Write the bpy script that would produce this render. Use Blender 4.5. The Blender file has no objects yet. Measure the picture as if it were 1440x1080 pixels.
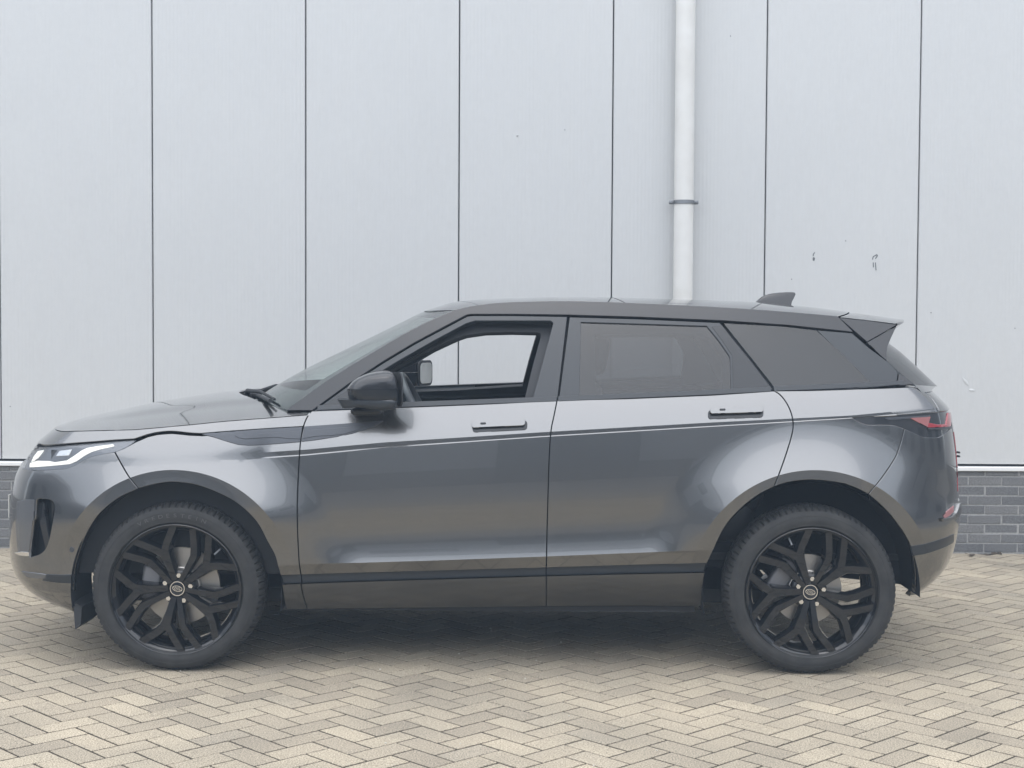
import bpy, bmesh, math, random
import numpy as np
from mathutils import Vector, Matrix
from mathutils.geometry import delaunay_2d_cdt

random.seed(7)
rng = np.random.default_rng(7)
SC = bpy.context.scene
COL = SC.collection
R = math.radians

# ------------------------------------------------------------------ camera, sky, sun, exposure
F_PX = 2080.0
CAM = Vector((0.0, -7.145, 1.478))
PITCH, ROLL = 2.285, 0.31
CAM_R = (Matrix.Rotation(R(90 - PITCH), 3, 'X') @ Matrix.Rotation(R(ROLL), 3, 'Z'))
cam_data = bpy.data.cameras.new('camera')
cam = bpy.data.objects.new('camera', cam_data)
COL.objects.link(cam)
cam.matrix_world = Matrix.Translation(CAM) @ CAM_R.to_4x4()
cam_data.sensor_width = 36.0
cam_data.lens = F_PX / 1440 * 36.0
cam_data.clip_end = 2000
SC.camera = cam

SUN_EL, SUN_AZ = 74.0, 195.0          # azimuth measured from +Y towards +X
world = bpy.data.worlds.new('World')
SC.world = world
world.use_nodes = True
wn = world.node_tree
wn.nodes.clear()
w_out = wn.nodes.new('ShaderNodeOutputWorld')
w_bg = wn.nodes.new('ShaderNodeBackground')
w_hsv = wn.nodes.new('ShaderNodeHueSaturation')
w_sky = wn.nodes.new('ShaderNodeTexSky')
w_sky.sky_type = 'NISHITA'
w_sky.sun_disc = False
w_sky.sun_elevation = R(SUN_EL)
w_sky.sun_rotation = R(SUN_AZ)
w_sky.air_density = 1.0
w_sky.dust_density = 1.0
w_sky.ozone_density = 1.0
w_hsv.inputs['Saturation'].default_value = 0.31
w_bg.inputs['Strength'].default_value = 0.15
wn.links.new(w_sky.outputs[0], w_hsv.inputs['Color'])
wn.links.new(w_hsv.outputs[0], w_bg.inputs['Color'])
wn.links.new(w_bg.outputs[0], w_out.inputs['Surface'])

sun_data = bpy.data.lights.new('sun', 'SUN')
sun_data.energy = 1.5
sun_data.angle = R(110)
sun_data.color = (0.985, 0.99, 1.0)
sun = bpy.data.objects.new('sun', sun_data)
COL.objects.link(sun)
to_sun = Vector((math.sin(R(SUN_AZ)) * math.cos(R(SUN_EL)), math.cos(R(SUN_AZ)) * math.cos(R(SUN_EL)), math.sin(R(SUN_EL))))
sun.rotation_euler = to_sun.to_track_quat('Z', 'Y').to_euler()
sun.location = to_sun * 30

SC.view_settings.view_transform = 'Standard'
SC.view_settings.look = 'None'
SC.view_settings.exposure = 1.12
SC.view_settings.gamma = 1.0
SC.view_settings.use_curve_mapping = False
SC.cycles.use_denoising = True
SC.cycles.max_bounces = 10
SC.cycles.transparent_max_bounces = 24
SC.cycles.caustics_reflective = False
SC.cycles.caustics_refractive = False

# ------------------------------------------------------------------ projection helpers
_Rn = np.array(CAM_R); _C = np.array(CAM)
def unproj(u, v, Y):
    d = _Rn @ np.array([(u - 720) / F_PX, -(v - 540) / F_PX, -1.0])
    t = (Y - _C[1]) / d[1]
    return _C + d * t
def proj(p):
    q = _Rn.T @ (np.asarray(p, float) - _C)
    return np.array([720 + F_PX * q[0] / -q[2], 540 - F_PX * q[1] / -q[2]])

# ------------------------------------------------------------------ materials
MATS = {}
def mat(name, col, rough=0.5, metal=0.0, coat=0.0, coat_rough=0.03, spec=0.5, ior=1.5, emit=None, estr=0.0):
    m = bpy.data.materials.new(name); m.use_nodes = True
    b = m.node_tree.nodes['Principled BSDF']
    b.inputs['Base Color'].default_value = (*col, 1)
    b.inputs['Roughness'].default_value = rough
    b.inputs['Metallic'].default_value = metal
    b.inputs['Coat Weight'].default_value = coat
    b.inputs['Coat Roughness'].default_value = coat_rough
    b.inputs['Specular IOR Level'].default_value = spec
    b.inputs['IOR'].default_value = ior
    if emit:
        b.inputs['Emission Color'].default_value = (*emit, 1)
        b.inputs['Emission Strength'].default_value = estr
    MATS[name] = m
    return m
def N(m, t, **kw):
    n = m.node_tree.nodes.new(t)
    for k, v in kw.items():
        if k in n.inputs: n.inputs[k].default_value = v
        else: setattr(n, k, v)
    return n
def L(m, a, b): m.node_tree.links.new(a, b)
def bsdf(m): return m.node_tree.nodes['Principled BSDF']
def noise(m, scale, detail=4, coord='Object', rough=0.55):
    tc = N(m, 'ShaderNodeTexCoord'); n = N(m, 'ShaderNodeTexNoise')
    n.inputs['Scale'].default_value = scale; n.inputs['Detail'].default_value = detail; n.inputs['Roughness'].default_value = rough
    L(m, tc.outputs[coord], n.inputs['Vector'])
    return n
def ramp(m, src, stops):
    r = N(m, 'ShaderNodeValToRGB')
    e = r.color_ramp.elements
    while len(e) < len(stops): e.new(0.5)
    for i, (p, c) in enumerate(stops):
        e[i].position = p; e[i].color = (*c, 1) if len(c) == 3 else c
    L(m, src, r.inputs[0])
    return r
def bump(m, src, strength, dist):
    b = N(m, 'ShaderNodeBump'); b.inputs['Strength'].default_value = strength; b.inputs['Distance'].default_value = dist
    L(m, src, b.inputs['Height']); L(m, b.outputs[0], bsdf(m).inputs['Normal'])
    return b

paint = mat('grey metallic paint', (0.20, 0.205, 0.215), 0.23, 1.0, 1.0, 0.015)
n = noise(paint, 900, 2)
r_ = ramp(paint, n.outputs['Fac'], [(0.3, (0.163, 0.162, 0.161)), (0.7, (0.202, 0.201, 0.200))])
L(paint, r_.outputs[0], bsdf(paint).inputs['Base Color'])
sillpaint = mat('dark grey sill paint', (0.095, 0.097, 0.10), 0.28, 0.9, 0.8, 0.03)
roofpaint = mat('gloss black paint', (0.016, 0.017, 0.020), 0.3, 0.0, 1.0, 0.02, spec=0.05)
gloss = mat('gloss black plastic', (0.014, 0.016, 0.019), 0.12)
satin = mat('satin dark trim', (0.022, 0.026, 0.031), 0.30)
matte = mat('matte black plastic', (0.022, 0.024, 0.027), 0.7)
ventm = mat('dark grey vent trim', (0.075, 0.08, 0.09), 0.35, 0.5)
liner = mat('felt wheel arch liner', (0.022, 0.024, 0.028), 0.95, spec=0.2)
rubber = mat('tyre rubber', (0.034, 0.034, 0.035), 0.72, spec=0.35)
n = noise(rubber, 14, 5)
r_ = ramp(rubber, n.outputs['Fac'], [(0.3, (0.020, 0.0205, 0.021)), (0.75, (0.042, 0.0415, 0.0405))])
L(rubber, r_.outputs[0], bsdf(rubber).inputs['Base Color'])
wheelblk = mat('gloss black wheel paint', (0.008, 0.0085, 0.010), 0.12, 0, 1.0, 0.02, spec=0.05)
disc = mat('brake disc steel', (0.42, 0.40, 0.37), 0.42, 1.0)
caliper = mat('caliper casting', (0.22, 0.22, 0.23), 0.55, 0.6)
chrome = mat('bright metal', (0.75, 0.74, 0.72), 0.18, 1.0)
interior = mat('dark interior trim', (0.030, 0.032, 0.036), 0.65)
leather = mat('dark leather', (0.028, 0.029, 0.032), 0.45)
rimleather = mat('grey steering wheel leather', (0.11, 0.115, 0.125), 0.4)
lampblk = mat('lamp housing', (0.16, 0.165, 0.175), 0.25, 0.6)
drl = mat('daytime running light', (0.6, 0.6, 0.57), 0.3, emit=(1.0, 0.985, 0.90), estr=0.28)
redlens = mat('red lamp lens', (0.30, 0.035, 0.045), 0.12, coat=1.0)
pinklens = mat('pale red reflector', (0.30, 0.12, 0.12), 0.2, coat=1.0)
smoke = mat('smoked lamp lens', (0.03, 0.032, 0.036), 0.06, coat=1.0)
steel = mat('galvanised bracket', (0.23, 0.24, 0.25), 0.45, 0.7)
mirrorm = mat('mirror glass', (0.36, 0.38, 0.39), 0.03, 1.0)
platem = mat('number plate', (0.5, 0.5, 0.47), 0.4)

def glass(name, tint, f0=0.08, rough=0.01):
    """thin pane: clear tint plus a Fresnel-weighted mirror, the same from both faces"""
    m = bpy.data.materials.new(name); m.use_nodes = True
    nt = m.node_tree; nt.nodes.clear()
    out = nt.nodes.new('ShaderNodeOutputMaterial'); mix = nt.nodes.new('ShaderNodeMixShader')
    ge = nt.nodes.new('ShaderNodeNewGeometry'); dt = nt.nodes.new('ShaderNodeVectorMath'); dt.operation = 'DOT_PRODUCT'
    nt.links.new(ge.outputs['Incoming'], dt.inputs[0]); nt.links.new(ge.outputs['Normal'], dt.inputs[1])
    def mth(op, a, b=None):
        q = nt.nodes.new('ShaderNodeMath'); q.operation = op
        for i, w in enumerate((a, b)):
            if w is None: continue
            if isinstance(w, (int, float)): q.inputs[i].default_value = w
            else: nt.links.new(w, q.inputs[i])
        return q.outputs[0]
    c = mth('SUBTRACT', 1.0, mth('ABSOLUTE', dt.outputs['Value']))
    fr = mth('ADD', f0, mth('MULTIPLY', 1.0 - f0, mth('POWER', c, 5.0)))
    tr = nt.nodes.new('ShaderNodeBsdfTransparent'); tr.inputs[0].default_value = (*tint, 1)
    gl = nt.nodes.new('ShaderNodeBsdfGlossy'); gl.inputs['Roughness'].default_value = rough
    nt.links.new(fr, mix.inputs[0]); nt.links.new(tr.outputs[0], mix.inputs[1])
    nt.links.new(gl.outputs[0], mix.inputs[2]); nt.links.new(mix.outputs[0], out.inputs[0])
    MATS[name] = m
    return m
g_front = glass('green tinted windscreen glass', (0.84, 0.91, 0.885), 0.08)
g_dark = glass('privacy glass', (0.20, 0.215, 0.23), 0.07)
g_lens = glass('clear lamp lens', (0.92, 0.93, 0.94), 0.05)

# ------------------------------------------------------------------ mesh helpers
class MB:
    """collects vertices, faces and (optionally) vertex normals into one mesh"""
    def __init__(s): s.v = []; s.f = []; s.n = []; s.ln = {}
    def add(s, vs, fs, ns=None):
        o = len(s.v)
        s.v += [tuple(map(float, p)) for p in vs]
        s.f += [tuple(int(i) + o for i in f) for f in fs]
        s.n += [None] * len(vs) if ns is None else [tuple(map(float, q)) for q in ns]
        return o
    def box(s, x0, x1, y0, y1, z0, z1):
        vs = [(x, y, z) for x in (x0, x1) for y in (y0, y1) for z in (z0, z1)]
        s.add(vs, [(0, 1, 3, 2), (4, 6, 7, 5), (0, 4, 5, 1), (2, 3, 7, 6), (0, 2, 6, 4), (1, 5, 7, 3)])
    def mesh(s, name):
        me = bpy.data.meshes.new(name)
        me.from_pydata(s.v, [], s.f); me.update()
        return me
    def build(s, name, m, parent=None, smooth=None):
        """smooth: None flat, 'n' use given normals, a number = auto smooth angle in degrees"""
        me = s.mesh(name)
        if smooth == 'n':
            me.shade_smooth() if hasattr(me, 'shade_smooth') else None
            me.polygons.foreach_set('use_smooth', [True] * len(me.polygons))
            ns = []
            for i, f in enumerate(s.f):
                ns += s.ln.get(i) or [s.n[k] for k in f]
            ed = {}
            for i, f in enumerate(s.f):
                ln = s.ln.get(i) or [s.n[k] for k in f]
                for a in range(len(f)):
                    b = (a + 1) % len(f); k = (f[a], f[b]) if f[a] < f[b] else (f[b], f[a])
                    na, nb = (ln[a], ln[b]) if f[a] < f[b] else (ln[b], ln[a])
                    ed.setdefault(k, []).append((na, nb))
            sharp = set(k for k, q in ed.items() if len(q) == 2 and any(sum(x * y for x, y in zip(q[0][j], q[1][j])) < 0.99995 for j in (0, 1)))
            for e in me.edges:
                if tuple(sorted(e.vertices)) in sharp: e.use_edge_sharp = True
            me.normals_split_custom_set(ns)
        elif smooth is not None:
            me.polygons.foreach_set('use_smooth', [True] * len(me.polygons))
            if smooth < 179: me.set_sharp_from_angle(angle=R(smooth))
        return link(me, name, m, parent)
def link(me, name, m, parent=None):
    if m is not None: me.materials.append(m)
    o = bpy.data.objects.new(name, me); COL.objects.link(o)
    if parent is not None: attach(o, parent)
    return o
def attach(o, parent):
    o.parent = parent
    o.matrix_parent_inverse = Matrix.Translation(-parent.location)
def empty(name, loc, label=None, cat=None, group=None):
    o = bpy.data.objects.new(name, None); COL.objects.link(o); o.location = loc
    o.empty_display_size = 0.1
    if label: o['label'] = label
    if cat: o['category'] = cat
    if group: o['group'] = group
    return o
def tag(o, label, cat, group=None, kind=None):
    if label: o['label'] = label
    if cat: o['category'] = cat
    if group: o['group'] = group
    if kind: o['kind'] = kind
    return o
def rbox(c, s, bev=0.02, seg=3, rot=None):
    bm = bmesh.new(); bmesh.ops.create_cube(bm, size=1)
    bmesh.ops.scale(bm, vec=s, verts=bm.verts)
    bmesh.ops.bevel(bm, geom=bm.edges[:], offset=min(bev, 0.45 * min(s)), segments=seg, profile=0.5, affect='EDGES')
    if rot is not None: bmesh.ops.rotate(bm, verts=bm.verts, matrix=rot, cent=(0, 0, 0))
    bmesh.ops.translate(bm, vec=c, verts=bm.verts)
    vs = [v.co[:] for v in bm.verts]; bm.verts.index_update()
    fs = [tuple(v.index for v in f.verts) for f in bm.faces]
    bm.free()
    return vs, fs
def tube(mb, pts, rad, seg=10, cap=True):
    pts = [Vector(p) for p in pts]; rings = []
    up = Vector((0, 0, 1))
    for i, p in enumerate(pts):
        t = (pts[min(i + 1, len(pts) - 1)] - pts[max(i - 1, 0)]).normalized()
        a = t.cross(up)
        if a.length < 1e-3: a = t.cross(Vector((1, 0, 0)))
        a.normalize(); b = t.cross(a)
        rr = rad[i] if hasattr(rad, '__len__') else rad
        rings.append([p + (a * math.cos(k * 2 * math.pi / seg) + b * math.sin(k * 2 * math.pi / seg)) * rr for k in range(seg)])
    vs = [q for r in rings for q in r]; fs = []
    for i in range(len(rings) - 1):
        for k in range(seg):
            fs.append((i * seg + k, i * seg + (k + 1) % seg, (i + 1) * seg + (k + 1) % seg, (i + 1) * seg + k))
    if cap:
        fs.append(tuple(range(seg))[::-1]); fs.append(tuple((len(rings) - 1) * seg + k for k in range(seg)))
    mb.add(vs, fs)
def crm(pts, n=6, closed=False):
    """Catmull-Rom through the points"""
    p = [np.array(q, float) for q in pts]
    out = []
    m = len(p)
    for i in range(m if closed else m - 1):
        p0, p1, p2, p3 = p[(i - 1) % m] if closed or i > 0 else 2 * p[0] - p[1], p[i], p[(i + 1) % m], p[(i + 2) % m] if closed or i + 2 < m else 2 * p[-1] - p[-2]
        for k in range(n):
            t = k / n
            out.append(0.5 * ((2 * p1) + (-p0 + p2) * t + (2 * p0 - 5 * p1 + 4 * p2 - p3) * t * t + (-p0 + 3 * p1 - 3 * p2 + p3) * t ** 3))
    if not closed: out.append(p[-1])
    return [tuple(q) for q in out]
def sstep(a, b, x):
    t = min(1.0, max(0.0, (x - a) / (b - a)))
    return t * t * (3 - 2 * t)
def resample(poly, h):
    out = []
    m = len(poly)
    for i in range(m):
        a = np.array(poly[i]); b = np.array(poly[(i + 1) % m])
        d = np.linalg.norm(b - a)
        if d < 1e-5: continue
        k = max(1, int(math.ceil(d / h)))
        for j in range(k): out.append(tuple(a + (b - a) * j / k))
    return out
def area2(poly):
    a = np.array(poly); x, y = a[:, 0], a[:, 1]
    return 0.5 * np.sum(x * np.roll(y, -1) - np.roll(x, -1) * y)
def inset(poly, g):
    if area2(poly) < 0: poly = poly[::-1]
    a = np.array(poly); m = len(a); out = []
    for i in range(m):
        e1 = a[i] - a[i - 1]; e2 = a[(i + 1) % m] - a[i]
        e1 = e1 / (np.linalg.norm(e1) + 1e-12); e2 = e2 / (np.linalg.norm(e2) + 1e-12)
        n1 = np.array([-e1[1], e1[0]]); n2 = np.array([-e2[1], e2[0]])
        out.append(tuple(a[i] + g * (n1 + n2) / max(0.45, 1 + n1 @ n2)))
    return out
def inside(poly, pts):
    a = np.array(poly); b = np.roll(a, -1, axis=0)
    x, y = pts[:, 0][:, None], pts[:, 1][:, None]
    c = ((a[:, 1] > y) != (b[:, 1] > y)) & (x < (b[:, 0] - a[:, 0]) * (y - a[:, 1]) / (b[:, 1] - a[:, 1] + 1e-15) + a[:, 0])
    return c.sum(1) % 2 == 1
def triangulate(outer, holes, lines, h):
    pts, edges = [], []
    def ring(p, closed=True):
        o = len(pts); pts.extend(p)
        edges.extend([(o + i, o + i + 1) for i in range(len(p) - 1)])
        if closed: edges.append((o + len(p) - 1, o))
    ring(outer)
    for q in holes: ring(q)
    oa = np.array(outer); lo, hi = oa.min(0), oa.max(0)
    for ln in lines:
        ln = [p for p in ln if lo[0] - h < p[0] < hi[0] + h and lo[1] - 3 * h < p[1] < hi[1] + 3 * h]
        if len(ln) > 1: ring(ln, False)
    c = np.array(pts)
    gx = np.arange(lo[0], hi[0] + h, h); gz = np.arange(lo[1], hi[1] + h, h * 0.866)
    G = np.array([(x + (0.5 * h if j % 2 else 0), z) for j, z in enumerate(gz) for x in gx])
    G = G[inside(outer, G)]
    for q in holes: G = G[~inside(q, G)]
    if len(G):
        keep = np.ones(len(G), bool)
        for k in range(0, len(G), 800):
            d = ((G[k:k + 800, None, :] - c[None]) ** 2).sum(2).min(1)
            keep[k:k + 800] = d > (0.55 * h) ** 2
        pts = pts + [tuple(p) for p in G[keep]]
    V, E, Fc, *_ = delaunay_2d_cdt([Vector(p) for p in pts], edges, [], 0, 1e-6)
    V = np.array([tuple(v) for v in V]); Fc = np.array([tuple(f) for f in Fc])
    cen = V[Fc].mean(1)
    ok = inside(outer, cen)
    for q in holes: ok &= ~inside(q, cen)
    e1 = V[Fc[:, 1]] - V[Fc[:, 0]]; e2 = V[Fc[:, 2]] - V[Fc[:, 0]]
    ok &= np.abs(e1[:, 0] * e2[:, 1] - e1[:, 1] * e2[:, 0]) > 1e-9
    return V, Fc[ok], cen[ok]

def skin(outer, surf, zone=lambda u, z: 0, lines=(), holes=(), h=0.016, gap=0.0035, rim=0.022, off=0.0, zones=None, backface=0.0):
    """sheet over a (u, z) outline, bent onto surf(u, z, zone); returns an MB (or {zone group: MB})"""
    outer = resample(outer, h * 0.8)
    outer = inset(outer, gap)
    holes = [inset(resample(q, h * 0.8)[::1], -gap) for q in holes]
    V, T, cen = triangulate(outer, holes, lines, h)
    zid = [zone(u, z) for u, z in cen]
    out = {}
    cache = {}
    def point(i, zn):
        k = (i, zn)
        if k in cache: return cache[k]
        u, z = V[i]
        e = 4e-4
        P = np.array(surf(u, z, zn))
        du = np.array(surf(u + e, z, zn)) - np.array(surf(u - e, z, zn))
        dz = np.array(surf(u, z + e, zn)) - np.array(surf(u, z - e, zn))
        nn = np.cross(du, dz); nn /= (np.linalg.norm(nn) + 1e-12)
        if nn @ (P - np.array([min(1.5, max(-1.5, P[0])), 0, 0.6])) < 0: nn = -nn
        P = P + nn * off
        cache[k] = (P, nn)
        return cache[k]
    ecount = {}
    for t in T:
        for a, b in ((0, 1), (1, 2), (2, 0)):
            k = tuple(sorted((t[a], t[b]))); ecount[k] = ecount.get(k, 0) + 1
    ids = {}
    for t, zn in zip(T, zid):
        key = zones(zn) if zones else 0
        mb = out.setdefault(key, MB())
        idx = []; nl = []
        for i in t:
            P, nn = point(i, zn)
            kk = (key, i, tuple(np.round(P, 4)))
            if kk not in ids: ids[kk] = mb.add([P], [], [nn])
            idx.append(ids[kk]); nl.append(tuple(map(float, nn)))
        order = (0, 1, 2)
        Ps = [np.array(mb.v[i]) for i in idx]
        if np.cross(Ps[1] - Ps[0], Ps[2] - Ps[0]) @ np.array(nl[0]) < 0: order = (2, 1, 0)
        mb.ln[len(mb.f)] = [nl[k] for k in order]
        mb.f.append(tuple(idx[k] for k in order))
        if rim > 0:
            for a, b, c in ((0, 1, 2), (1, 2, 0), (2, 0, 1)):
                if ecount[tuple(sorted((t[a], t[b])))] == 1:
                    (A, na), (B, nb), (Cc, nc) = point(t[a], zn), point(t[b], zn), point(t[c], zn)
                    tv = B - A; o_ = np.cross(tv, na); ln = np.linalg.norm(o_)
                    if ln < 1e-9: continue
                    o_ /= ln
                    if o_ @ (Cc - A) > 0: o_ = -o_
                    rr = 0.0016
                    vs = [A, B, A + o_ * rr - na * rr, B + o_ * rr - nb * rr, A + o_ * rr - na * rim, B + o_ * rr - nb * rim]
                    ns = [na, nb, (na + 2 * o_) / np.linalg.norm(na + 2 * o_), (nb + 2 * o_) / np.linalg.norm(nb + 2 * o_), o_, o_]
                    f1, f2 = (0, 1, 3, 2), (2, 3, 5, 4)
                    if np.cross(vs[1] - vs[0], vs[2] - vs[0]) @ (na + o_) < 0: f1, f2 = f1[::-1], f2[::-1]
                    o2 = mb.add(vs[2:], [], ns[2:])
                    gi = [idx[a], idx[b], o2, o2 + 1, o2 + 2, o2 + 3]
                    for f_ in (f1, f2):
                        mb.ln[len(mb.f)] = [tuple(map(float, ns[k])) for k in f_]
                        mb.f.append(tuple(gi[k] for k in f_))
    return out if zones else out[0]
def mirrored(mb):
    q = MB()
    q.v = [(x, -y, z) for x, y, z in mb.v]; q.f = [f[::-1] for f in mb.f]
    q.n = [None if a is None else (a[0], -a[1], a[2]) for a in mb.n]
    q.ln = {i: [(a[0], -a[1], a[2]) for a in ns[::-1]] for i, ns in mb.ln.items()}
    return q
def both(mb, name, m, parents, smooth='n'):
    """near part and its mirror image on the far side"""
    if not isinstance(parents, (tuple, list)): parents = (parents, parents)
    a = mb.build(name, m, parents[0], smooth)
    b = mirrored(mb).build(name, m, parents[1], smooth)
    return a, b

# ------------------------------------------------------------------ paving
PAV_A = 0.105
PAV_ROT = R(-1.25)
ROT_P = np.array([[math.cos(R(45) + PAV_ROT), -math.sin(R(45) + PAV_ROT)], [math.sin(R(45) + PAV_ROT), math.cos(R(45) + PAV_ROT)]])
WALL_Y = 2.485

paver = mat('concrete paver', (0.3, 0.28, 0.25), 0.85, spec=0.3)
def paver_nodes(m):
    oi = N(m, 'ShaderNodeObjectInfo'); ge = N(m, 'ShaderNodeNewGeometry')
    ad = N(m, 'ShaderNodeMath', operation='ADD'); fr = N(m, 'ShaderNodeMath', operation='FRACT')
    L(m, oi.outputs['Random'], ad.inputs[0]); L(m, ge.outputs['Random Per Island'], ad.inputs[1]); L(m, ad.outputs[0], fr.inputs[0])
    tone = ramp(m, fr.outputs[0], [(0.0, (0.292, 0.253, 0.196)), (0.3, (0.335, 0.291, 0.224)), (0.62, (0.362, 0.313, 0.238)), (0.9, (0.390, 0.339, 0.258)), (1.0, (0.310, 0.272, 0.214))])
    fine = N(m, 'ShaderNodeTexNoise'); fine.inputs['Scale'].default_value = 190; fine.inputs['Detail'].default_value = 3
    med = N(m, 'ShaderNodeTexNoise'); med.inputs['Scale'].default_value = 1.7; med.inputs['Detail'].default_value = 5
    L(m, ge.outputs['Position'], fine.inputs['Vector']); L(m, ge.outputs['Position'], med.inputs['Vector'])
    fr2 = ramp(m, fine.outputs['Fac'], [(0.32, (0.45, 0.45, 0.45)), (0.5, (0.97, 0.97, 0.97)), (0.66, (1.5, 1.5, 1.5))])
    md2 = ramp(m, med.outputs['Fac'], [(0.3, (0.80, 0.81, 0.82)), (0.7, (1.12, 1.11, 1.09))])
    m1 = N(m, 'ShaderNodeMixRGB', blend_type='MULTIPLY'); m1.inputs[0].default_value = 1
    m2 = N(m, 'ShaderNodeMixRGB', blend_type='MULTIPLY'); m2.inputs[0].default_value = 1
    L(m, tone.outputs[0], m1.inputs[1]); L(m, fr2.outputs[0], m1.inputs[2]); L(m, m1.outputs[0], m2.inputs[1]); L(m, md2.outputs[0], m2.inputs[2])
    L(m, m2.outputs[0], bsdf(m).inputs['Base Color'])
    b = N(m, 'ShaderNodeBump'); b.inputs['Strength'].default_value = 0.5; b.inputs['Distance'].default_value = 0.0015
    L(m, fine.outputs['Fac'], b.inputs['Height']); L(m, b.outputs[0], bsdf(m).inputs['Normal'])
paver_nodes(paver)
jointm = mat('joint sand', (0.085, 0.072, 0.058), 0.95, spec=0.1)
n = noise(jointm, 60, 4, 'Object')
r_ = ramp(jointm, n.outputs['Fac'], [(0.35, (0.030, 0.026, 0.021)), (0.7, (0.075, 0.064, 0.050))])
L(jointm, r_.outputs[0], bsdf(jointm).inputs['Base Color'])
yard = mat('far yard paving', (0.27, 0.25, 0.22), 0.9, spec=0.25)
tc = N(yard, 'ShaderNodeTexCoord'); mp = N(yard, 'ShaderNodeMapping'); mp.inputs['Rotation'].default_value = (0, 0, R(45))
bt = N(yard, 'ShaderNodeTexBrick')
bt.inputs['Color1'].default_value = (0.235, 0.23, 0.222, 1); bt.inputs['Color2'].default_value = (0.20, 0.197, 0.19, 1); bt.inputs['Mortar'].default_value = (0.09, 0.087, 0.08, 1)
bt.inputs['Scale'].default_value = 1; bt.inputs['Brick Width'].default_value = 0.21; bt.inputs['Row Height'].default_value = 0.105; bt.inputs['Mortar Size'].default_value = 0.004
L(yard, tc.outputs['Object'], mp.inputs[0]); L(yard, mp.outputs[0], bt.inputs['Vector']); L(yard, bt.outputs[0], bsdf(yard).inputs['Base Color'])

mb = MB(); gz = -0.022
mb.add([(-70, -70, gz), (70, -70, gz), (70, 70, gz), (-70, 70, gz)], [(0, 1, 2, 3)])
ground = mb.build('ground', yard); tag(ground, 'beige concrete paving of the open yard', None, kind='structure')
PX0, PX1, PY0, PY1 = -8.0, 8.0, -6.4, 2.62
mb = MB(); mb.add([(PX0, PY0, -0.0021), (PX1, PY0, -0.0021), (PX1, PY1, -0.0021), (PX0, PY1, -0.0021)], [(0, 1, 2, 3)])
pavement = mb.build('pavement', jointm); tag(pavement, 'beige herringbone block paving under the car', None, kind='structure')

def paver_shape(l, w, t=0.06, c=0.0012):
    q = MB()
    x, y = l / 2, w / 2
    lv = [(x, y, -t), (x, y, -c), (x - c, y - c, 0)]
    vs = []
    for (a, b, z) in lv: vs += [(-a, -b, z), (a, -b, z), (a, b, z), (-a, b, z)]
    fs = []
    for k in (0, 4):
        for i in range(4): fs.append((k + i, k + (i + 1) % 4, k + 4 + (i + 1) % 4, k + 4 + i))
    fs.append((8, 9, 10, 11))
    return vs, fs
G_J = 0.0088
hv, hf = paver_shape(2 * PAV_A - G_J, PAV_A - G_J)
pav_me = bpy.data.meshes.new('paver'); pav_me.from_pydata(hv, [], hf); pav_me.update(); pav_me.materials.append(paver)
cells = []
for i in range(-90, 91):
    for j in range(-50, 51):
        bx, by = i * 1 + j * 2, i * 1 - j * 2
        for kind in (0, 1):
            c = (bx + 1, by + 0.5) if kind == 0 else (bx + 2.5, by)
            p = ROT_P @ np.array([(c[0] - 2) * PAV_A, (c[1] - 1) * PAV_A]) + np.array([-0.091, -1.233])
            if PX0 + 0.1 < p[0] < PX1 - 0.1 and PY0 + 0.1 < p[1] < PY1 - 0.12:
                a = R(45) + PAV_ROT + (0 if kind == 0 else R(90))
                cells.append((p[0], p[1], a))
def seen(p):
    u, v = proj((p[0], p[1], 0))
    return -20 < u < 1460 and 0 < v < 1092
vis = sorted([c for c in cells if seen(c)], key=lambda c: c[1])
single = set(id(c) for c in vis[:300])
rest = MB()
for c in cells:
    dz, t1, t2 = max(-0.0009, random.gauss(0, 0.0005)), max(-0.005, min(0.005, random.gauss(0, 0.0025))), max(-0.005, min(0.005, random.gauss(0, 0.0025)))
    a = c[2] + random.gauss(0, 0.006)
    if id(c) in single:
        o = bpy.data.objects.new('paver', pav_me); COL.objects.link(o)
        o.parent = pavement
        o.location = (c[0], c[1], dz); o.rotation_euler = (t1, t2, a)
    else:
        ca, sa = math.cos(a), math.sin(a)
        rest.add([(c[0] + x * ca - y * sa, c[1] + x * sa + y * ca, z + dz + x * t2 * 0.7 - y * t1 * 0.7) for x, y, z in hv], hf)
o = rest.build('more_pavers', paver, pavement); o['kind'] = 'stuff'
# crumbs and bits lying on the paving
mb = MB()
for k in range(170):
    x, y = random.uniform(-3.4, 3.4), random.uniform(-2.6, 2.4)
    s = random.uniform(0.002, 0.0055)
    vs, fs = rbox((x, y, s * 0.4), (s, s * random.uniform(.6, 1.4), s * 0.9), s * 0.2, 1, Matrix.Rotation(random.uniform(0, 6), 3, 'Z'))
    mb.add(vs, fs)
crumb = mat('pale grit', (0.55, 0.52, 0.46), 0.9)
o = mb.build('grit', crumb); tag(o, 'small pale bits of grit scattered on the paving', 'grit', kind='stuff')

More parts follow.
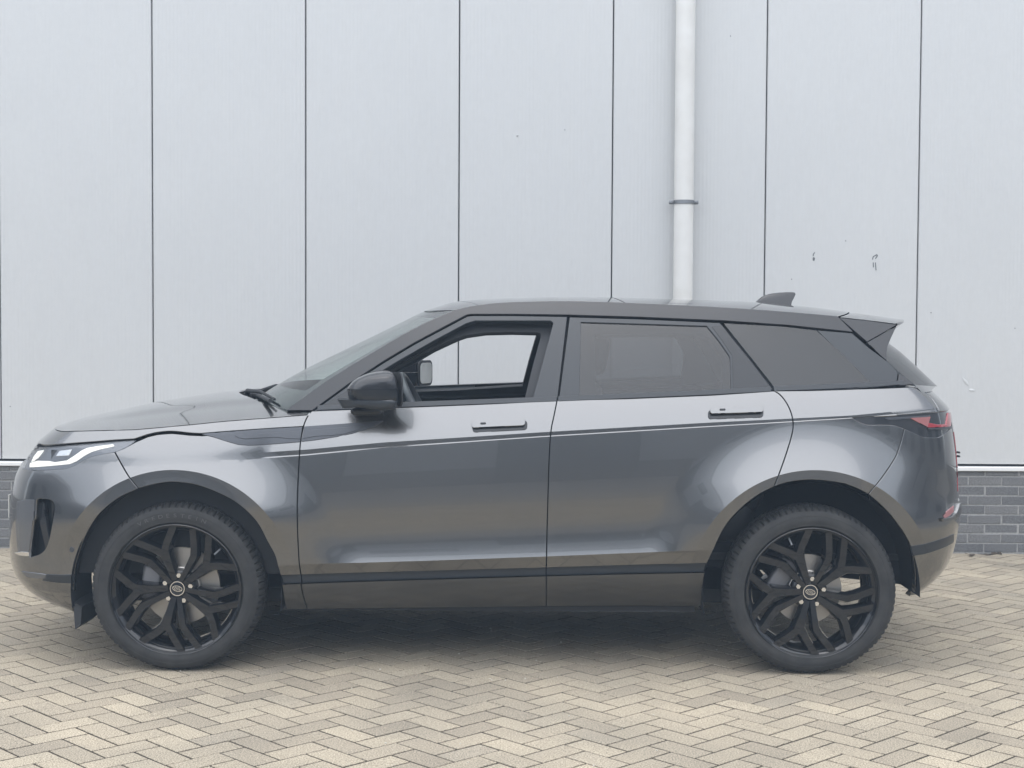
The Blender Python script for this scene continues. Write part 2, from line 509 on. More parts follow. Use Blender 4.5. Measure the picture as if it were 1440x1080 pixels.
# dead leaf bits and dirt blown against the plinth
mb = MB()
for k in range(70):
    x, y = random.uniform(-4.2, 4.2), WALL_Y - 0.012 - abs(random.gauss(0, 0.05)); a_ = random.uniform(0, 6.3); l_ = random.uniform(0.008, 0.026); w_ = l_ * random.uniform(0.25, 0.6)
    if k in (0, 1, 2): x, y, l_, w_ = (3.19, 2.46, 0.045, 0.012) if k == 0 else ((3.15, 2.45, 0.03, 0.014) if k == 1 else (2.97, 2.36, 0.03, 0.015))
    P_ = [(-l_, 0), (-l_ * 0.3, w_), (l_ * 0.5, w_ * 0.8), (l_, 0), (l_ * 0.3, -w_), (-l_ * 0.5, -w_ * 0.7)]
    z_ = [random.uniform(0.003, 0.014) for _ in P_]
    vs = [(x + p * math.cos(a_) - q * math.sin(a_), y + p * math.sin(a_) + q * math.cos(a_), h_) for (p, q), h_ in zip(P_, z_)]
    mb.add(vs + [(a, b, c + 0.0012) for a, b, c in vs], [(5, 4, 3, 2, 1, 0), (6, 7, 8, 9, 10, 11)] + [(i, (i + 1) % 6, 6 + (i + 1) % 6, 6 + i) for i in range(6)])
leafm = mat('dead leaf', (0.07, 0.055, 0.04), 0.8)
o = mb.build('leaf_litter', leafm); tag(o, 'dark dead leaf bits along the foot of the brick plinth', 'leaves', kind='stuff')

# ------------------------------------------------------------------ the clad building
panelm = mat('silver grey wall cladding', (0.60, 0.625, 0.65), 0.30, 0.0, spec=0.6)
n1 = noise(panelm, 0.9, 5); n2 = noise(panelm, 30, 4)
mx = N(panelm, 'ShaderNodeMixRGB', blend_type='MULTIPLY'); mx.inputs[0].default_value = 1
ra = ramp(panelm, n1.outputs['Fac'], [(0.3, (0.526, 0.532, 0.529)), (0.7, (0.548, 0.553, 0.548))])
rb = ramp(panelm, n2.outputs['Fac'], [(0.25, (0.97, 0.97, 0.97)), (0.7, (1.0, 1.0, 1.0))])
L(panelm, ra.outputs[0], mx.inputs[1]); L(panelm, rb.outputs[0], mx.inputs[2]); L(panelm, mx.outputs[0], bsdf(panelm).inputs['Base Color'])
darkgap = mat('dark joint', (0.05, 0.052, 0.055), 0.8)
white = mat('white pvc', (0.72, 0.72, 0.70), 0.4)
n = noise(white, 6, 5); r_ = ramp(white, n.outputs['Fac'], [(0.3, (0.62, 0.61, 0.58)), (0.7, (0.69, 0.685, 0.66))]); L(white, r_.outputs[0], bsdf(white).inputs['Base Color'])
whitem = mat('white coated flashing', (0.74, 0.74, 0.73), 0.35)
mortar = mat('grey mortar', (0.30, 0.30, 0.30), 0.95, spec=0.1)
n = noise(mortar, 90, 3); r_ = ramp(mortar, n.outputs['Fac'], [(0.3, (0.25, 0.25, 0.243)), (0.7, (0.36, 0.356, 0.348))]); L(mortar, r_.outputs[0], bsdf(mortar).inputs['Base Color'])
brickm = mat('grey clinker brick', (0.16, 0.165, 0.175), 0.8, spec=0.3)
oi = N(brickm, 'ShaderNodeObjectInfo'); ge = N(brickm, 'ShaderNodeNewGeometry')
ad = N(brickm, 'ShaderNodeMath', operation='ADD'); frc = N(brickm, 'ShaderNodeMath', operation='FRACT')
L(brickm, oi.outputs['Random'], ad.inputs[0]); L(brickm, ge.outputs['Random Per Island'], ad.inputs[1]); L(brickm, ad.outputs[0], frc.inputs[0])
tone = ramp(brickm, frc.outputs[0], [(0.0, (0.128, 0.130, 0.134)), (0.5, (0.152, 0.153, 0.156)), (1.0, (0.178, 0.177, 0.177))])
fn = N(brickm, 'ShaderNodeTexNoise'); fn.inputs['Scale'].default_value = 150; fn.inputs['Detail'].default_value = 4
L(brickm, ge.outputs['Position'], fn.inputs['Vector'])
f2 = ramp(brickm, fn.outputs['Fac'], [(0.3, (0.68, 0.68, 0.68)), (0.7, (1.3, 1.3, 1.3))])
mx = N(brickm, 'ShaderNodeMixRGB', blend_type='MULTIPLY'); mx.inputs[0].default_value = 1
L(brickm, tone.outputs[0], mx.inputs[1]); L(brickm, f2.outputs[0], mx.inputs[2]); L(brickm, mx.outputs[0], bsdf(brickm).inputs['Base Color'])
bump(brickm, fn.outputs['Fac'], 0.6, 0.003)

bld = empty('industrial_building', (0, WALL_Y, 0), 'hall clad in silver grey vertical panels on a low grey brick plinth', 'building')
Z_PAN, Z_TOP = 0.588, 6.5
joints = [unproj(u, 0, WALL_Y)[0] for u in (213, 431, 646.5, 862.5, 1079.5, 1296.5)]
# joint x measured near the top of the frame, averaged to a regular 1 m module
mod = np.mean(np.diff(joints)); jx0 = np.mean([joints[i] - i * mod for i in range(6)])
JX = [jx0 + mod * k for k in range(-14, 20)]
mb = MB(); mb.box(JX[0], JX[-1], WALL_Y + 0.03, WALL_Y + 0.2, 0.0, Z_TOP); mb.build('wall_core', darkgap, bld)
for k in range(len(JX) - 1):
    xa, xb = JX[k] + 0.0040, JX[k + 1] - 0.0040
    pr = [(xa, WALL_Y + 0.028), (xa, WALL_Y + 0.005), (xa + 0.005, WALL_Y)]
    nr = 40
    for i in range(nr):
        a = xa + 0.012 + (xb - xa - 0.024) * i / nr; w_ = (xb - xa - 0.024) / nr
        dpt = 0.0004
        pr += [(a + w_ * 0.12, WALL_Y), (a + w_ * 0.30, WALL_Y + dpt), (a + w_ * 0.62, WALL_Y + dpt), (a + w_ * 0.8, WALL_Y)]
    pr += [(xb - 0.005, WALL_Y), (xb, WALL_Y + 0.005), (xb, WALL_Y + 0.028)]
    vs = [(x, y, Z_PAN) for x, y in pr] + [(x, y, Z_TOP) for x, y in pr]
    m_ = len(pr)
    fs = [(i, i + 1, m_ + i + 1, m_ + i) for i in range(m_ - 1)] + [tuple(range(m_))[::-1], tuple(range(m_, 2 * m_))]
    mb = MB(); mb.add(vs, fs)
    mb.build('wall_panel', panelm, bld)
mb = MB()
pr = [(WALL_Y + 0.02, 0.572), (WALL_Y - 0.018, 0.570), (WALL_Y - 0.024, 0.565), (WALL_Y - 0.024, 0.546), (WALL_Y - 0.020, 0.542), (WALL_Y - 0.010, 0.542), (WALL_Y + 0.02, 0.546)]
vs = [(JX[0], y, z) for y, z in pr] + [(JX[-1], y, z) for y, z in pr]
m_ = len(pr); mb.add(vs, [(i, (i + 1) % m_, m_ + (i + 1) % m_, m_ + i) for i in range(m_)] + [tuple(range(m_)), tuple(range(m_, 2 * m_))[::-1]])
mb.build('drip_flashing', whitem, bld)
PL_Y = WALL_Y - 0.004
mb = MB(); mb.box(JX[0], JX[-1], PL_Y + 0.004, WALL_Y + 0.03, -0.02, 0.545); mort = mb.build('plinth', mortar, bld)
BL, BH, GJ = 0.2195, 0.0625, 0.010
def brick_shape(l, h, d=0.03, c=0.002):
    x, z = l / 2, h / 2
    vs = []
    for (a, b, y) in ((x, z, d), (x, z, c), (x - c, z - c, 0)): vs += [(-a, y, -b), (a, y, -b), (a, y, b), (-a, y, b)]
    fs = []
    for k in (0, 4):
        for i in range(4): fs.append((k + i, k + (i + 1) % 4, k + 4 + (i + 1) % 4, k + 4 + i))
    fs.append((8, 9, 10, 11))
    return vs, fs
bv, bf = brick_shape(BL - GJ, BH - GJ)
brick_me = bpy.data.meshes.new('brick'); brick_me.from_pydata(bv, [], bf); brick_me.update(); brick_me.materials.append(brickm)
hidden = MB()
bx_ref = unproj(1361, 720, WALL_Y)[0]
for row in range(9):
    z = 0.006 + BH * (row + 0.5)
    if z > 0.545: continue
    shift = bx_ref + BL / 2 + (0 if row % 2 == 1 else BL / 2)
    for k in range(-90, 70):
        x = shift + k * BL
        if not JX[0] + 0.15 < x < JX[-1] - 0.15: continue
        jy, jr = PL_Y + random.gauss(0, 0.0012), random.gauss(0, 0.003)
        if (2.75 < abs(x) < 4.4):
            o = bpy.data.objects.new('brick', brick_me); COL.objects.link(o); o.parent = mort
            o.location = (x + random.gauss(0, 0.0015), jy, z + random.gauss(0, .0006)); o.rotation_euler = (0, jr, 0)
        else:
            hidden.add([(x + a, jy + b, z + c) for a, b, c in bv], bf)
o = hidden.build('plinth_brickwork', brickm, bld); o['kind'] = 'stuff'
# marks on the cladding
scuff = mat('dark scuff', (0.10, 0.11, 0.12), 0.7)
def mark(pxs, w=0.0022, closed=False):
    q = MB(); P = [unproj(u, v, WALL_Y - 0.0012) for u, v in pxs]
    for i in range(len(P) - 1):
        a, b = P[i], P[i + 1]; d = (b - a) / (np.linalg.norm(b - a) + 1e-9); s_ = np.array([-d[2], 0, d[0]]) * w
        y2 = np.array([0, 0.0012, 0])
        vs = [a + s_, b + s_, b - s_, a - s_]; vs += [p + y2 for p in vs]
        q.add(vs, [(0, 1, 2, 3), (0, 4, 5, 1), (2, 6, 7, 3), (1, 5, 6, 2), (3, 7, 4, 0)])
    return q
for i, pts in enumerate([[(1143.5, 366), (1144, 362), (1145.5, 363), (1145, 366), (1143.5, 366)], [(1143.5, 360), (1144, 357), (1146, 355)],
                         [(1227, 365), (1228, 361), (1233, 358), (1234, 359.5), (1231, 364)], [(1228, 369), (1228.3, 376)], [(1231, 369), (1232, 380)]]):
    mark(pts, 0.0026).build('scuff_mark', scuff, bld)
for u, v in ((1075.5, 273), (1309, 439), (1427, 461), (1189, 338), (1027, 50), (14, 571), (794, 182), (1113, 392)):
    mark([(u, v), (u + 0.6, v + 1.3)], 0.0025).build('scuff_mark', scuff, bld)
def dent(pts, depth=0.0035, w=0.011):
    q = MB(); P = [unproj(u, v, WALL_Y) for u, v in pts]; rows = []
    for i, p in enumerate(P):
        t = P[min(i + 1, len(P) - 1)] - P[max(i - 1, 0)]; t = t / np.linalg.norm(t); s_ = np.array([-t[2], 0, t[0]])
        k = math.sin(math.pi * i / (len(P) - 1))
        rows.append([p + s_ * w * k - np.array([0, 0.0005, 0]), p + s_ * w * 0.3 * k - np.array([0, depth * k + 0.0006, 0]), p - s_ * w * 0.25 * k - np.array([0, depth * 0.8 * k + 0.0006, 0]), p - s_ * w * k - np.array([0, 0.0005, 0])])
    vs = [v for r in rows for v in r]
    q.add(vs, [(i * 4 + j, i * 4 + j + 1, (i + 1) * 4 + j + 1, (i + 1) * 4 + j) for i in range(len(P) - 1) for j in range(3)])
    return q
dent(crm([(1353, 530), (1356, 535), (1360, 540), (1362, 543)], 4)).build('dent', panelm, bld, 179)
dent(crm([(1362, 548), (1366, 549), (1372, 549)], 4)).build('dent', panelm, bld, 179)
dent(crm([(726, 190), (727.5, 190.6), (729, 190)], 4), 0.008, 0.008).build('dent', panelm, bld, 179)

# downpipe
pc = unproj(966.7, 0, WALL_Y - 0.085); PIPE_X, PIPE_Y, PIPE_R = unproj(960.4, 400, WALL_Y - 0.085)[0], WALL_Y - 0.085, 0.0625
pipe = empty('rain_pipe', (PIPE_X, PIPE_Y, 0), 'white plastic rain downpipe on the wall behind the car roof', 'downpipe')
def ringtube(x, y, r0, z0, z1, seg=40, r1=None):
    q = MB(); r1 = r1 or r0
    vs = [(x + r * math.cos(2 * math.pi * k / seg), y + r * math.sin(2 * math.pi * k / seg), z) for r, z in ((r0, z0), (r1, z1)) for k in range(seg)]
    q.add(vs, [(k, (k + 1) % seg, seg + (k + 1) % seg, seg + k) for k in range(seg)] + [tuple(range(seg))[::-1], tuple(range(seg, 2 * seg))])
    return q
ringtube(PIPE_X, PIPE_Y, PIPE_R, 0.0, 6.45).build('pipe', white, pipe, 40)
zb_ = unproj(962, 284.5, PIPE_Y)[2]
mb = ringtube(PIPE_X, PIPE_Y, PIPE_R + 0.0045, zb_ - 0.012, zb_ + 0.012)
for s_ in (-1, 1):
    vs, fs = rbox((PIPE_X + s_ * 0.079, PIPE_Y, zb_), (0.03, 0.022, 0.026), 0.004, 2); mb.add(vs, fs)
cl = mb.build('pipe_clamp', steel, pipe, 40)
mb = MB()
for s_ in (-1, 1):
    tube(mb, [(PIPE_X + s_ * 0.080, PIPE_Y - 0.02, zb_), (PIPE_X + s_ * 0.080, PIPE_Y + 0.02, zb_)], 0.006, 8)
mb.build('clamp_screw', steel, cl, 40)
mb = MB(); tube(mb, [(PIPE_X, PIPE_Y + 0.06, zb_), (PIPE_X, WALL_Y + 0.004, zb_)], 0.008, 8); mb.build('wall_bracket', steel, pipe, 40)
ringtube(PIPE_X, PIPE_Y, PIPE_R + 0.006, 0.0, 0.06).build('base_collar', white, pipe, 40)

# ------------------------------------------------------------------ the hall across the yard (seen only in the car's reflections)
facade = mat('grey facade cladding', (0.62, 0.62, 0.62), 0.6)
fbrick = mat('dark brick base', (0.25, 0.25, 0.255), 0.85)
fdoor_m = mat('grey sectional door', (0.12, 0.125, 0.13), 0.5)
fwin = mat('far window glass', (0.05, 0.06, 0.07), 0.08)
HY = -30.0
hall = empty('warehouse_hall', (0, HY, 0), 'long grey hall across the yard, mirrored in the car doors', 'building')
mb = MB(); mb.box(-60, 60, HY - 12, HY, 1.3, 7.0); mb.build('wall', facade, hall)
mb = MB(); mb.box(-60, 60, HY - 12, HY + 0.06, 0, 1.3); mb.build('brick_base', fbrick, hall)
for k in range(-7, 8):
    x = k * 7.5 + 1.2
    mb = MB(); mb.box(x - 1.8, x + 1.8, HY, HY + 0.12, 0, 3.8); d_ = mb.build('door', fdoor_m, hall)
    mb = MB(); mb.box(x + 2.4, x + 4.6, HY, HY + 0.05, 4.4, 5.8); mb.build('window', fwin, hall)
mb = MB(); mb.box(-60.2, 60.2, HY - 12.2, HY + 0.2, 7.0, 7.3); mb.build('roof_edge', fdoor_m, hall)

for sx, label in ((-1, 'grey brick hall closing the yard ahead of the car, mirrored in the front bumper'), (1, 'grey brick hall closing the yard behind the car, mirrored in the rear bumper')):
    X = sx * 21.0
    hs = empty('side_hall', (X, -13, 0), label, 'building', 'halls round the yard')
    q = [X, X + sx * 10]
    mb = MB(); mb.box(min(q), max(q), -29.0, 2.4, 0, 5.2); mb.build('wall', fbrick, hs)
    mb = MB(); mb.box(min(q) - 0.2, max(q) + 0.2, -29.2, 2.45, 5.2, 5.6); mb.build('roof_edge', facade, hs)
    for k in range(5):
        y = -26 + k * 5.6
        x0, x1 = sorted((X, X - sx * 0.06))
        mb = MB(); mb.box(x0, x1, y, y + 2.6, 1.2, 2.9); w_ = mb.build('window', fwin, hs)
        x0, x1 = sorted((X - sx * 0.06, X - sx * 0.09))
        mb = MB(); mb.box(x0, x1, y - 0.06, y + 2.66, 1.12, 1.2); mb.build('sill', fdoor_m, w_)

# ------------------------------------------------------------------ the car: body surface
car = empty('parked_car', (-0.077, 0, 0), 'grey metallic five-door SUV with black wheels parked side-on before the wall', 'car')
FW = unproj(249, 830, -0.90); RW = unproj(1140, 831, -0.90)
WHX = (FW[0], RW[0]); WHZ = 0.5 * (FW[2] + RW[2])
def xz(u, v, Y=-0.92):
    p = unproj(u, v, Y); return (p[0], p[2])
class Line:
    def __init__(s, pts, Y=-0.92):
        q = np.array([xz(*p, Y) for p in pts]); s.x, s.z = q[:, 0], q[:, 1]
    def __call__(s, x):
        if x < s.x[0]: return s.z[0] + (x - s.x[0]) * (s.z[1] - s.z[0]) / (s.x[1] - s.x[0])
        if x > s.x[-1]: return s.z[-1] + (x - s.x[-1]) * (s.z[-1] - s.z[-2]) / (s.x[-1] - s.x[-2])
        return float(np.interp(x, s.x, s.z))
    def poly(s, x0, x1, h=0.014):
        n_ = max(2, int((x1 - x0) / h)); return [(x, s(x)) for x in np.linspace(x0, x1, n_)]
L_belt = Line([(250, 586), (403, 579), (440, 577.5), (600, 571), (800, 563.5), (1000, 555), (1090, 550), (1200, 546), (1290, 542)])
G1 = [(250, 643), (370, 636.5), (430, 632.5), (540, 622.3), (770, 607.5), (1000, 594.3), (1115, 588.7), (1200, 584.5), (1290, 578)]
dg2 = (6.6, 6.6, 6.6, 6.2, 5.4, 4.9, 3.9, 3.1, 2.8); dg3 = (8.2, 8.2, 8.2, 7.7, 6.7, 6.1, 4.9, 3.9, 3.5)
L_g1 = Line(G1); L_g2 = Line([(a, b + d) for (a, b), d in zip(G1, dg2)]); L_g3 = Line([(a, b + d) for (a, b), d in zip(G1, dg3)])
L_r = Line([(380, 795), (450, 792), (600, 787.5), (767, 781.5), (940, 774.5), (1010, 771.5)])
L_s1 = Line([(392, 809), (600, 803.3), (770, 798.5), (1000, 791.5)])
L_s2 = Line([(392, 822), (600, 815.5), (770, 810.5), (1000, 805)])
X_G0, X_G1 = xz(363, 640)[0], xz(388, 640)[0]
R_OUT = (0.512, 0.527)
def groove_amp(x): return sstep(X_G0, X_G1, x)
def flare(x, z, band):
    out = 0.0
    for k in (0, 1):
        dx, dz = x - WHX[k], z - WHZ
        r = math.hypot(dx, dz); s = (r - R_OUT[k])
        amp = 0.040 * (0.22 + 0.78 * sstep(0.42, 0.72, z))
        if band and r < 0.62: out += amp - 0.04 * (-s) * (amp / 0.040) + 0.5 * s * s
        else:
            t = s / 0.22
            if t < 1: t = max(t, -0.05); out += amp * (1 - t) ** 1.7
    return out
def Wside(x, z, zn):
    band = zn >= 100; zn = zn % 100
    A = groove_amp(x); g = 0.914 - 0.004 * ((x + 0.08) / 1.35) ** 2
    zg1, zg2, zg3 = L_g1(x), L_g2(x), L_g3(x)
    if zn == 0:
        t = (z - zg1) / (L_belt(x) - zg1); t = max(-0.3 * A, t)
        q = A * (0.8 * t + 0.2 * t * t) + (1 - A) * t * abs(t)
        w = g - 0.047 * q
    elif zn == 1:
        t = (zg1 - z) / (zg1 - zg2); w = g + 0.0005 * A * t
    elif zn == 2:
        t = (zg2 - z) / (zg2 - zg3); w = g + 0.0005 * A + 0.0019 * t * A
    elif zn == 3:
        zr = L_r(x); t = (zg3 - z) / (zg3 - zr)
        w = g + 0.0024 * A
        fl = sstep(-0.86, -0.62, x) * (1 - sstep(0.58, 0.80, x))
        ts = min(max(t, -0.05), 1.1)
        w += 0.013 * math.sin(min(1.0, ts / 0.62) * math.pi / 2) - 0.006 * sstep(0.45, 0.92, ts) + fl * 0.0165 * max(0.0, (ts - 0.66) / 0.34) ** 2.3 + (1 - fl) * 0.006 * sstep(0.7, 1.0, ts)
        if z < 0.40: w -= (0.40 - z) * 0.22
        if z < 0.325: w -= (0.325 - z) * 0.45
    elif zn == 4:
        t = (L_r(x) - z) / (L_r(x) - L_s1(x)); w = g + 0.013 - 0.020 * t
    elif zn == 5: w = g - 0.022
    else:
        t = (L_s2(x) - z) / 0.16; w = g + 0.005 - 0.045 * t - 0.080 * t * t
    return w + flare(x, z, band)
# plan curves of the front and rear corners
def plan(tab):
    s = np.linspace(0, 1, 401); xs, an = zip(*tab)
    # smooth the angle table
    a = np.interp(s, xs, an); k = np.ones(41) / 41
    a = np.convolve(np.pad(a, 20, mode='edge'), k, mode='valid'); a[0] = 0; a = np.clip(a, 0, 90)
    X = np.concatenate([[0], np.cumsum(np.cos(np.radians(a[:-1])))]) / 400; Y = np.concatenate([[0], np.cumsum(np.sin(np.radians(a[:-1])))]) / 400
    return s, X / X[-1], Y / Y[-1]
UF, LF, UR, LR = -1.45, 1.42, 1.40, 1.22
PF = plan([(0, 0), (0.30, 7), (0.46, 20), (0.58, 46), (0.68, 68), (0.82, 83), (1, 90)])
PR = plan([(0, 0), (0.22, 6), (0.38, 20), (0.50, 50), (0.60, 72), (0.78, 84), (1, 90)])
def pl(P, s):
    if s <= 1: return np.interp(s, P[0], P[1]), np.interp(s, P[0], P[2])
    return 1.0, 1.0 + (s - 1) * 1.4
SIL_F = [(90, 596), (75, 605), (51, 626), (40, 643), (28, 659), (21, 675), (15.5, 700), (13, 730), (13, 765), (14.5, 793), (20, 815), (34, 835), (50, 847), (78, 858), (100, 866)]
SIL_R = [(1285, 533), (1300, 541), (1312, 550), (1322, 560), (1331, 570), (1337, 578), (1341, 600), (1344, 625), (1346, 650), (1347.5, 690), (1349, 707), (1350.5, 716), (1350, 735), (1346, 755), (1340, 780), (1332, 798), (1318, 815), (1300, 829), (1280, 841)]
def solve_a(px, z, P, U0, sg):
    lo, hi = 0.15, 1.6
    ss = np.linspace(0.2, 1, 60)
    Xs = np.interp(ss, P[0], P[1]); Ys = np.interp(ss, P[0], P[2])
    for _ in range(40):
        a = 0.5 * (lo + hi)
        x = U0 + sg * a * Xs; y = -0.915 * (1 - Ys)
        u = np.array([proj((xx, yy, z))[0] for xx, yy in zip(x, y)])
        e = u.max() if sg > 0 else -u.min()
        if e < (px if sg > 0 else -px): lo = a
        else: hi = a
    return a
def table(S, P, U0, sg):
    q = sorted((xz(u, v, -0.72)[1], solve_a(u, xz(u, v, -0.72)[1], P, U0, sg)) for u, v in S)
    return np.array([a for a, b in q]), np.array([b for a, b in q])
AF, AR = table(SIL_F, PF, UF, -1), table(SIL_R, PR, UR, 1)
def smooth_interp(T, z):
    h_ = 0.012
    return (np.interp(z - h_, *T) + 2 * np.interp(z, *T) + np.interp(z + h_, *T)) / 4
def S(u, z, zn=None):
    if zn is None: zn = zone(u, z)
    if u < UF:
        X, Y = pl(PF, (UF - u) / LF); x = UF - smooth_interp(AF, z) * X
        xe = max(x, UF - 0.62); return (x, -Wside(xe, z, zn) * (1 - Y), z)
    if u > UR:
        X, Y = pl(PR, (u - UR) / LR); x = UR + smooth_interp(AR, z) * X
        xe = min(x, UR + 0.5); return (x, -Wside(xe, z, zn) * (1 - Y), z)
    return (u, -Wside(u, z, zn), z)
def zone(u, z):
    x = S(u, z, 0)[0]
    g1 = L_g1(x)
    if z > g1: b = 0
    elif z > L_g2(x): b = 1
    elif z > L_g3(x): b = 2
    elif z > L_r(x): b = 3
    elif z > L_s1(x): b = 4
    elif z > L_s2(x): b = 5
    else: b = 6
    for k in (0, 1):
        if math.hypot(x - WHX[k], z - WHZ) < R_OUT[k]: b += 100
    return b
def zone_plain(u, z):
    """bumpers: no groove, ridge or strip, only the arch band"""
    x = S(u, z, 0)[0]
    b = 0 if z > L_g1(x) else 3
    for k in (0, 1):
        if math.hypot(x - WHX[k], z - WHZ) < R_OUT[k]: b += 100
    return b
_sil = {}
def corner_curve(front, z):
    """screen x along the plan curve of a corner, from the flank to the outline seen by the camera"""
    k = (front, round(z / 0.004))
    if k not in _sil:
        zz = k[1] * 0.004
        Us = np.linspace(UF, UF - LF * 0.9, 140) if front else np.linspace(UR, UR + LR * 0.9, 140)
        q = np.array([proj(S(U, zz, zone_plain(U, zz)))[0] for U in Us])
        i = int(np.argmin(q) if front else np.argmax(q))
        _sil[k] = (Us[:i + 1], q[:i + 1])
    return _sil[k]
def UZ1(u, v, zf=zone_plain):
    x, z = xz(u, v, -0.92)
    U = x
    for it in range(10):
        if UF < x < UR or (UF < U < UR and it == 0 and UF - 0.05 < x < UR + 0.05): U = x
        else:
            Us, q = corner_curve(x < 0, z)
            if x < 0: U = float(np.interp(-u, -q, Us))
            else: U = float(np.interp(u, q, Us))
        P = S(U, z, zf(U, z))
        p = unproj(u, v, P[1]); 
        if UF < x < UR: x = p[0]
        z = float(p[2])
    return (float(U), float(z))
def UZ(pts): return [UZ1(*p) for p in pts]
UCF, UCR = UF - LF, UR + LR

# shared outlines traced on the near side
seam_ff = crm([(438, 578), (433, 585), (429, 593), (426, 603), (423, 618), (421, 640), (419, 680), (418, 720), (419, 760), (421, 795), (424, 830), (431, 859)], 4)
seam_b = crm([(783.5, 562.5), (779, 585), (775, 605), (772.5, 640), (770.5, 700), (769, 760), (768.5, 810), (769, 859)], 4)
seam_rd = crm([(1089, 549.5), (1098, 556), (1107, 568), (1113, 582), (1115.5, 597), (1113.5, 612), (1107, 634), (1098, 660), (1088.5, 684.5)], 4)
arch_f_l = crm([(105, 866), (104, 830), (104.5, 808), (107, 793), (110, 782), (115, 767), (122, 750), (132, 733), (144, 718), (167, 700), (195, 687)], 4)
arch_f_r = crm([(195, 687), (218, 681), (245, 678), (277, 682.5), (308, 694), (335, 709), (360, 733), (375, 760), (387, 783), (392.5, 808), (396, 822), (399, 847), (402, 859)], 4)
arch_r_l = crm([(990, 859), (990, 832), (991.5, 808), (997, 790), (1008, 763), (1020, 740), (1035, 722), (1050, 708), (1068, 695), (1088.5, 684.5)], 4)
arch_r_m = crm([(1088.5, 684.5), (1110, 678), (1143, 675), (1180, 679), (1203, 686), (1221, 695)], 4)
arch_r_r = crm([(1221, 695), (1236, 707.5), (1250, 721.5), (1263, 738), (1273, 753), (1280, 767), (1283.5, 781), (1286, 797), (1287, 812), (1285.5, 836), (1283, 840)], 4)
hl_low = crm([(190, 620), (176, 629), (161, 635), (137, 640), (121, 645), (106, 654), (92, 659), (70, 660.5)], 4) + [(45, 660.8), (31, 661)]
hood_low = [(62, 626), (100, 623.5), (160, 619), (188, 617.5)] + crm([(196, 615), (208, 611), (222, 608), (242, 606.5), (267, 609), (282, 609.8)], 3) + [(317, 607), (367, 603.5), (426.5, 600)]
hood_crease = crm([(435, 583), (383, 587), (317, 592), (267, 597), (200, 603), (183, 604), (130, 605.3), (90, 606.3)], 4)
bs_low = crm([(1338, 611), (1320, 614.5), (1300, 614.3), (1289, 610), (1272, 602.5), (1258, 597.7), (1240, 596.7), (1222, 597), (1210, 593.5), (1199, 587.5)], 4)
seam_rb = crm([(1272, 602.5), (1266, 625), (1258, 645), (1240, 672), (1221, 695)], 4)
quarter_end = crm([(1284, 543.3), (1293, 547), (1301, 551.5), (1308.5, 558), (1316, 567.5), (1322, 579)], 4)

def u_of_x(x, z):
    if x < UF: return UF - LF * float(np.interp((UF - x) / smooth_interp(AF, z), PF[1], PF[0]))
    if x > UR: return UR + LR * float(np.interp((x - UR) / smooth_interp(AR, z), PR[1], PR[0]))
    return x
def arc_lines():
    out = []
    for k in (0, 1):
        pts = [(WHX[k] + R_OUT[k] * math.cos(t), WHZ + R_OUT[k] * math.sin(t)) for t in np.linspace(R(-5), R(185), 220)]
        out.append([(u_of_x(x, z), z) for x, z in pts])
    return out
ARCS = arc_lines()
def clip_x(ln, x0, x1): return [p for p in ln if x0 < p[0] < x1]
def body_lines(x0, x1, gx0=None):
    gx0 = gx0 or x0
    return [L_g1.poly(gx0, x1), L_g2.poly(gx0, x1), L_g3.poly(gx0, x1), L_r.poly(x0, x1), L_s1.poly(x0, x1), L_s2.poly(x0, x1)] + [a for a in ARCS]
is_strip = lambda zn: 'strip' if zn % 100 == 5 else ('sill' if zn % 100 == 6 else 'skin')
def panel(name, poly, lines, zf=zone, h=0.017):
    q = skin(poly, S, zf, lines, h=h, zones=is_strip)
    a = both(q['skin'], name, paint, car)
    if 'strip' in q: both(q['strip'], 'sill_strip', satin, a)
    if 'sill' in q: both(q['sill'], 'sill_panel', sillpaint, a)
    return a
bot = lambda a, b: [(a, 859), (b, 859)]
f_poly = UZ([(191, 621.5), (208, 614), (222, 610.8), (242, 609.3), (267, 611.8), (284, 612.6), (317, 609.6), (367, 606), (425, 602.5)] + seam_ff[14:] + arch_f_r[::-1] + [(161.5, 635.5), (176, 629.8)])
fender = panel('front_fender', f_poly, body_lines(-1.3, -0.6, X_G0 - 0.02) + [])
fd_poly = UZ(seam_ff + seam_b[::-1] + [(700, 567.3), (600, 571.5), (500, 575.5)])
fdoor = panel('front_door', fd_poly, body_lines(-1.1, 0.4))
rd_poly = UZ(seam_b + [(880, 859), (990, 859)] + arch_r_l[1:] + seam_rd[::-1] + [(1000, 555.5), (880, 560.5)])
rdoor = panel('rear_door', rd_poly, body_lines(0, 1.4))
q_poly = UZ(seam_rd + arch_r_m[1:] + seam_rb[::-1][1:] + bs_low[20:] + [(1240, 585.8), (1300, 582), (1321, 580.3)] + quarter_end[::-1] + [(1200, 547), (1140, 549)])
quarter = panel('rear_quarter_panel', q_poly, [L_g1.poly(0.9, 1.9), L_g2.poly(0.9, 1.9), L_g3.poly(0.9, 1.9)] + ARCS)

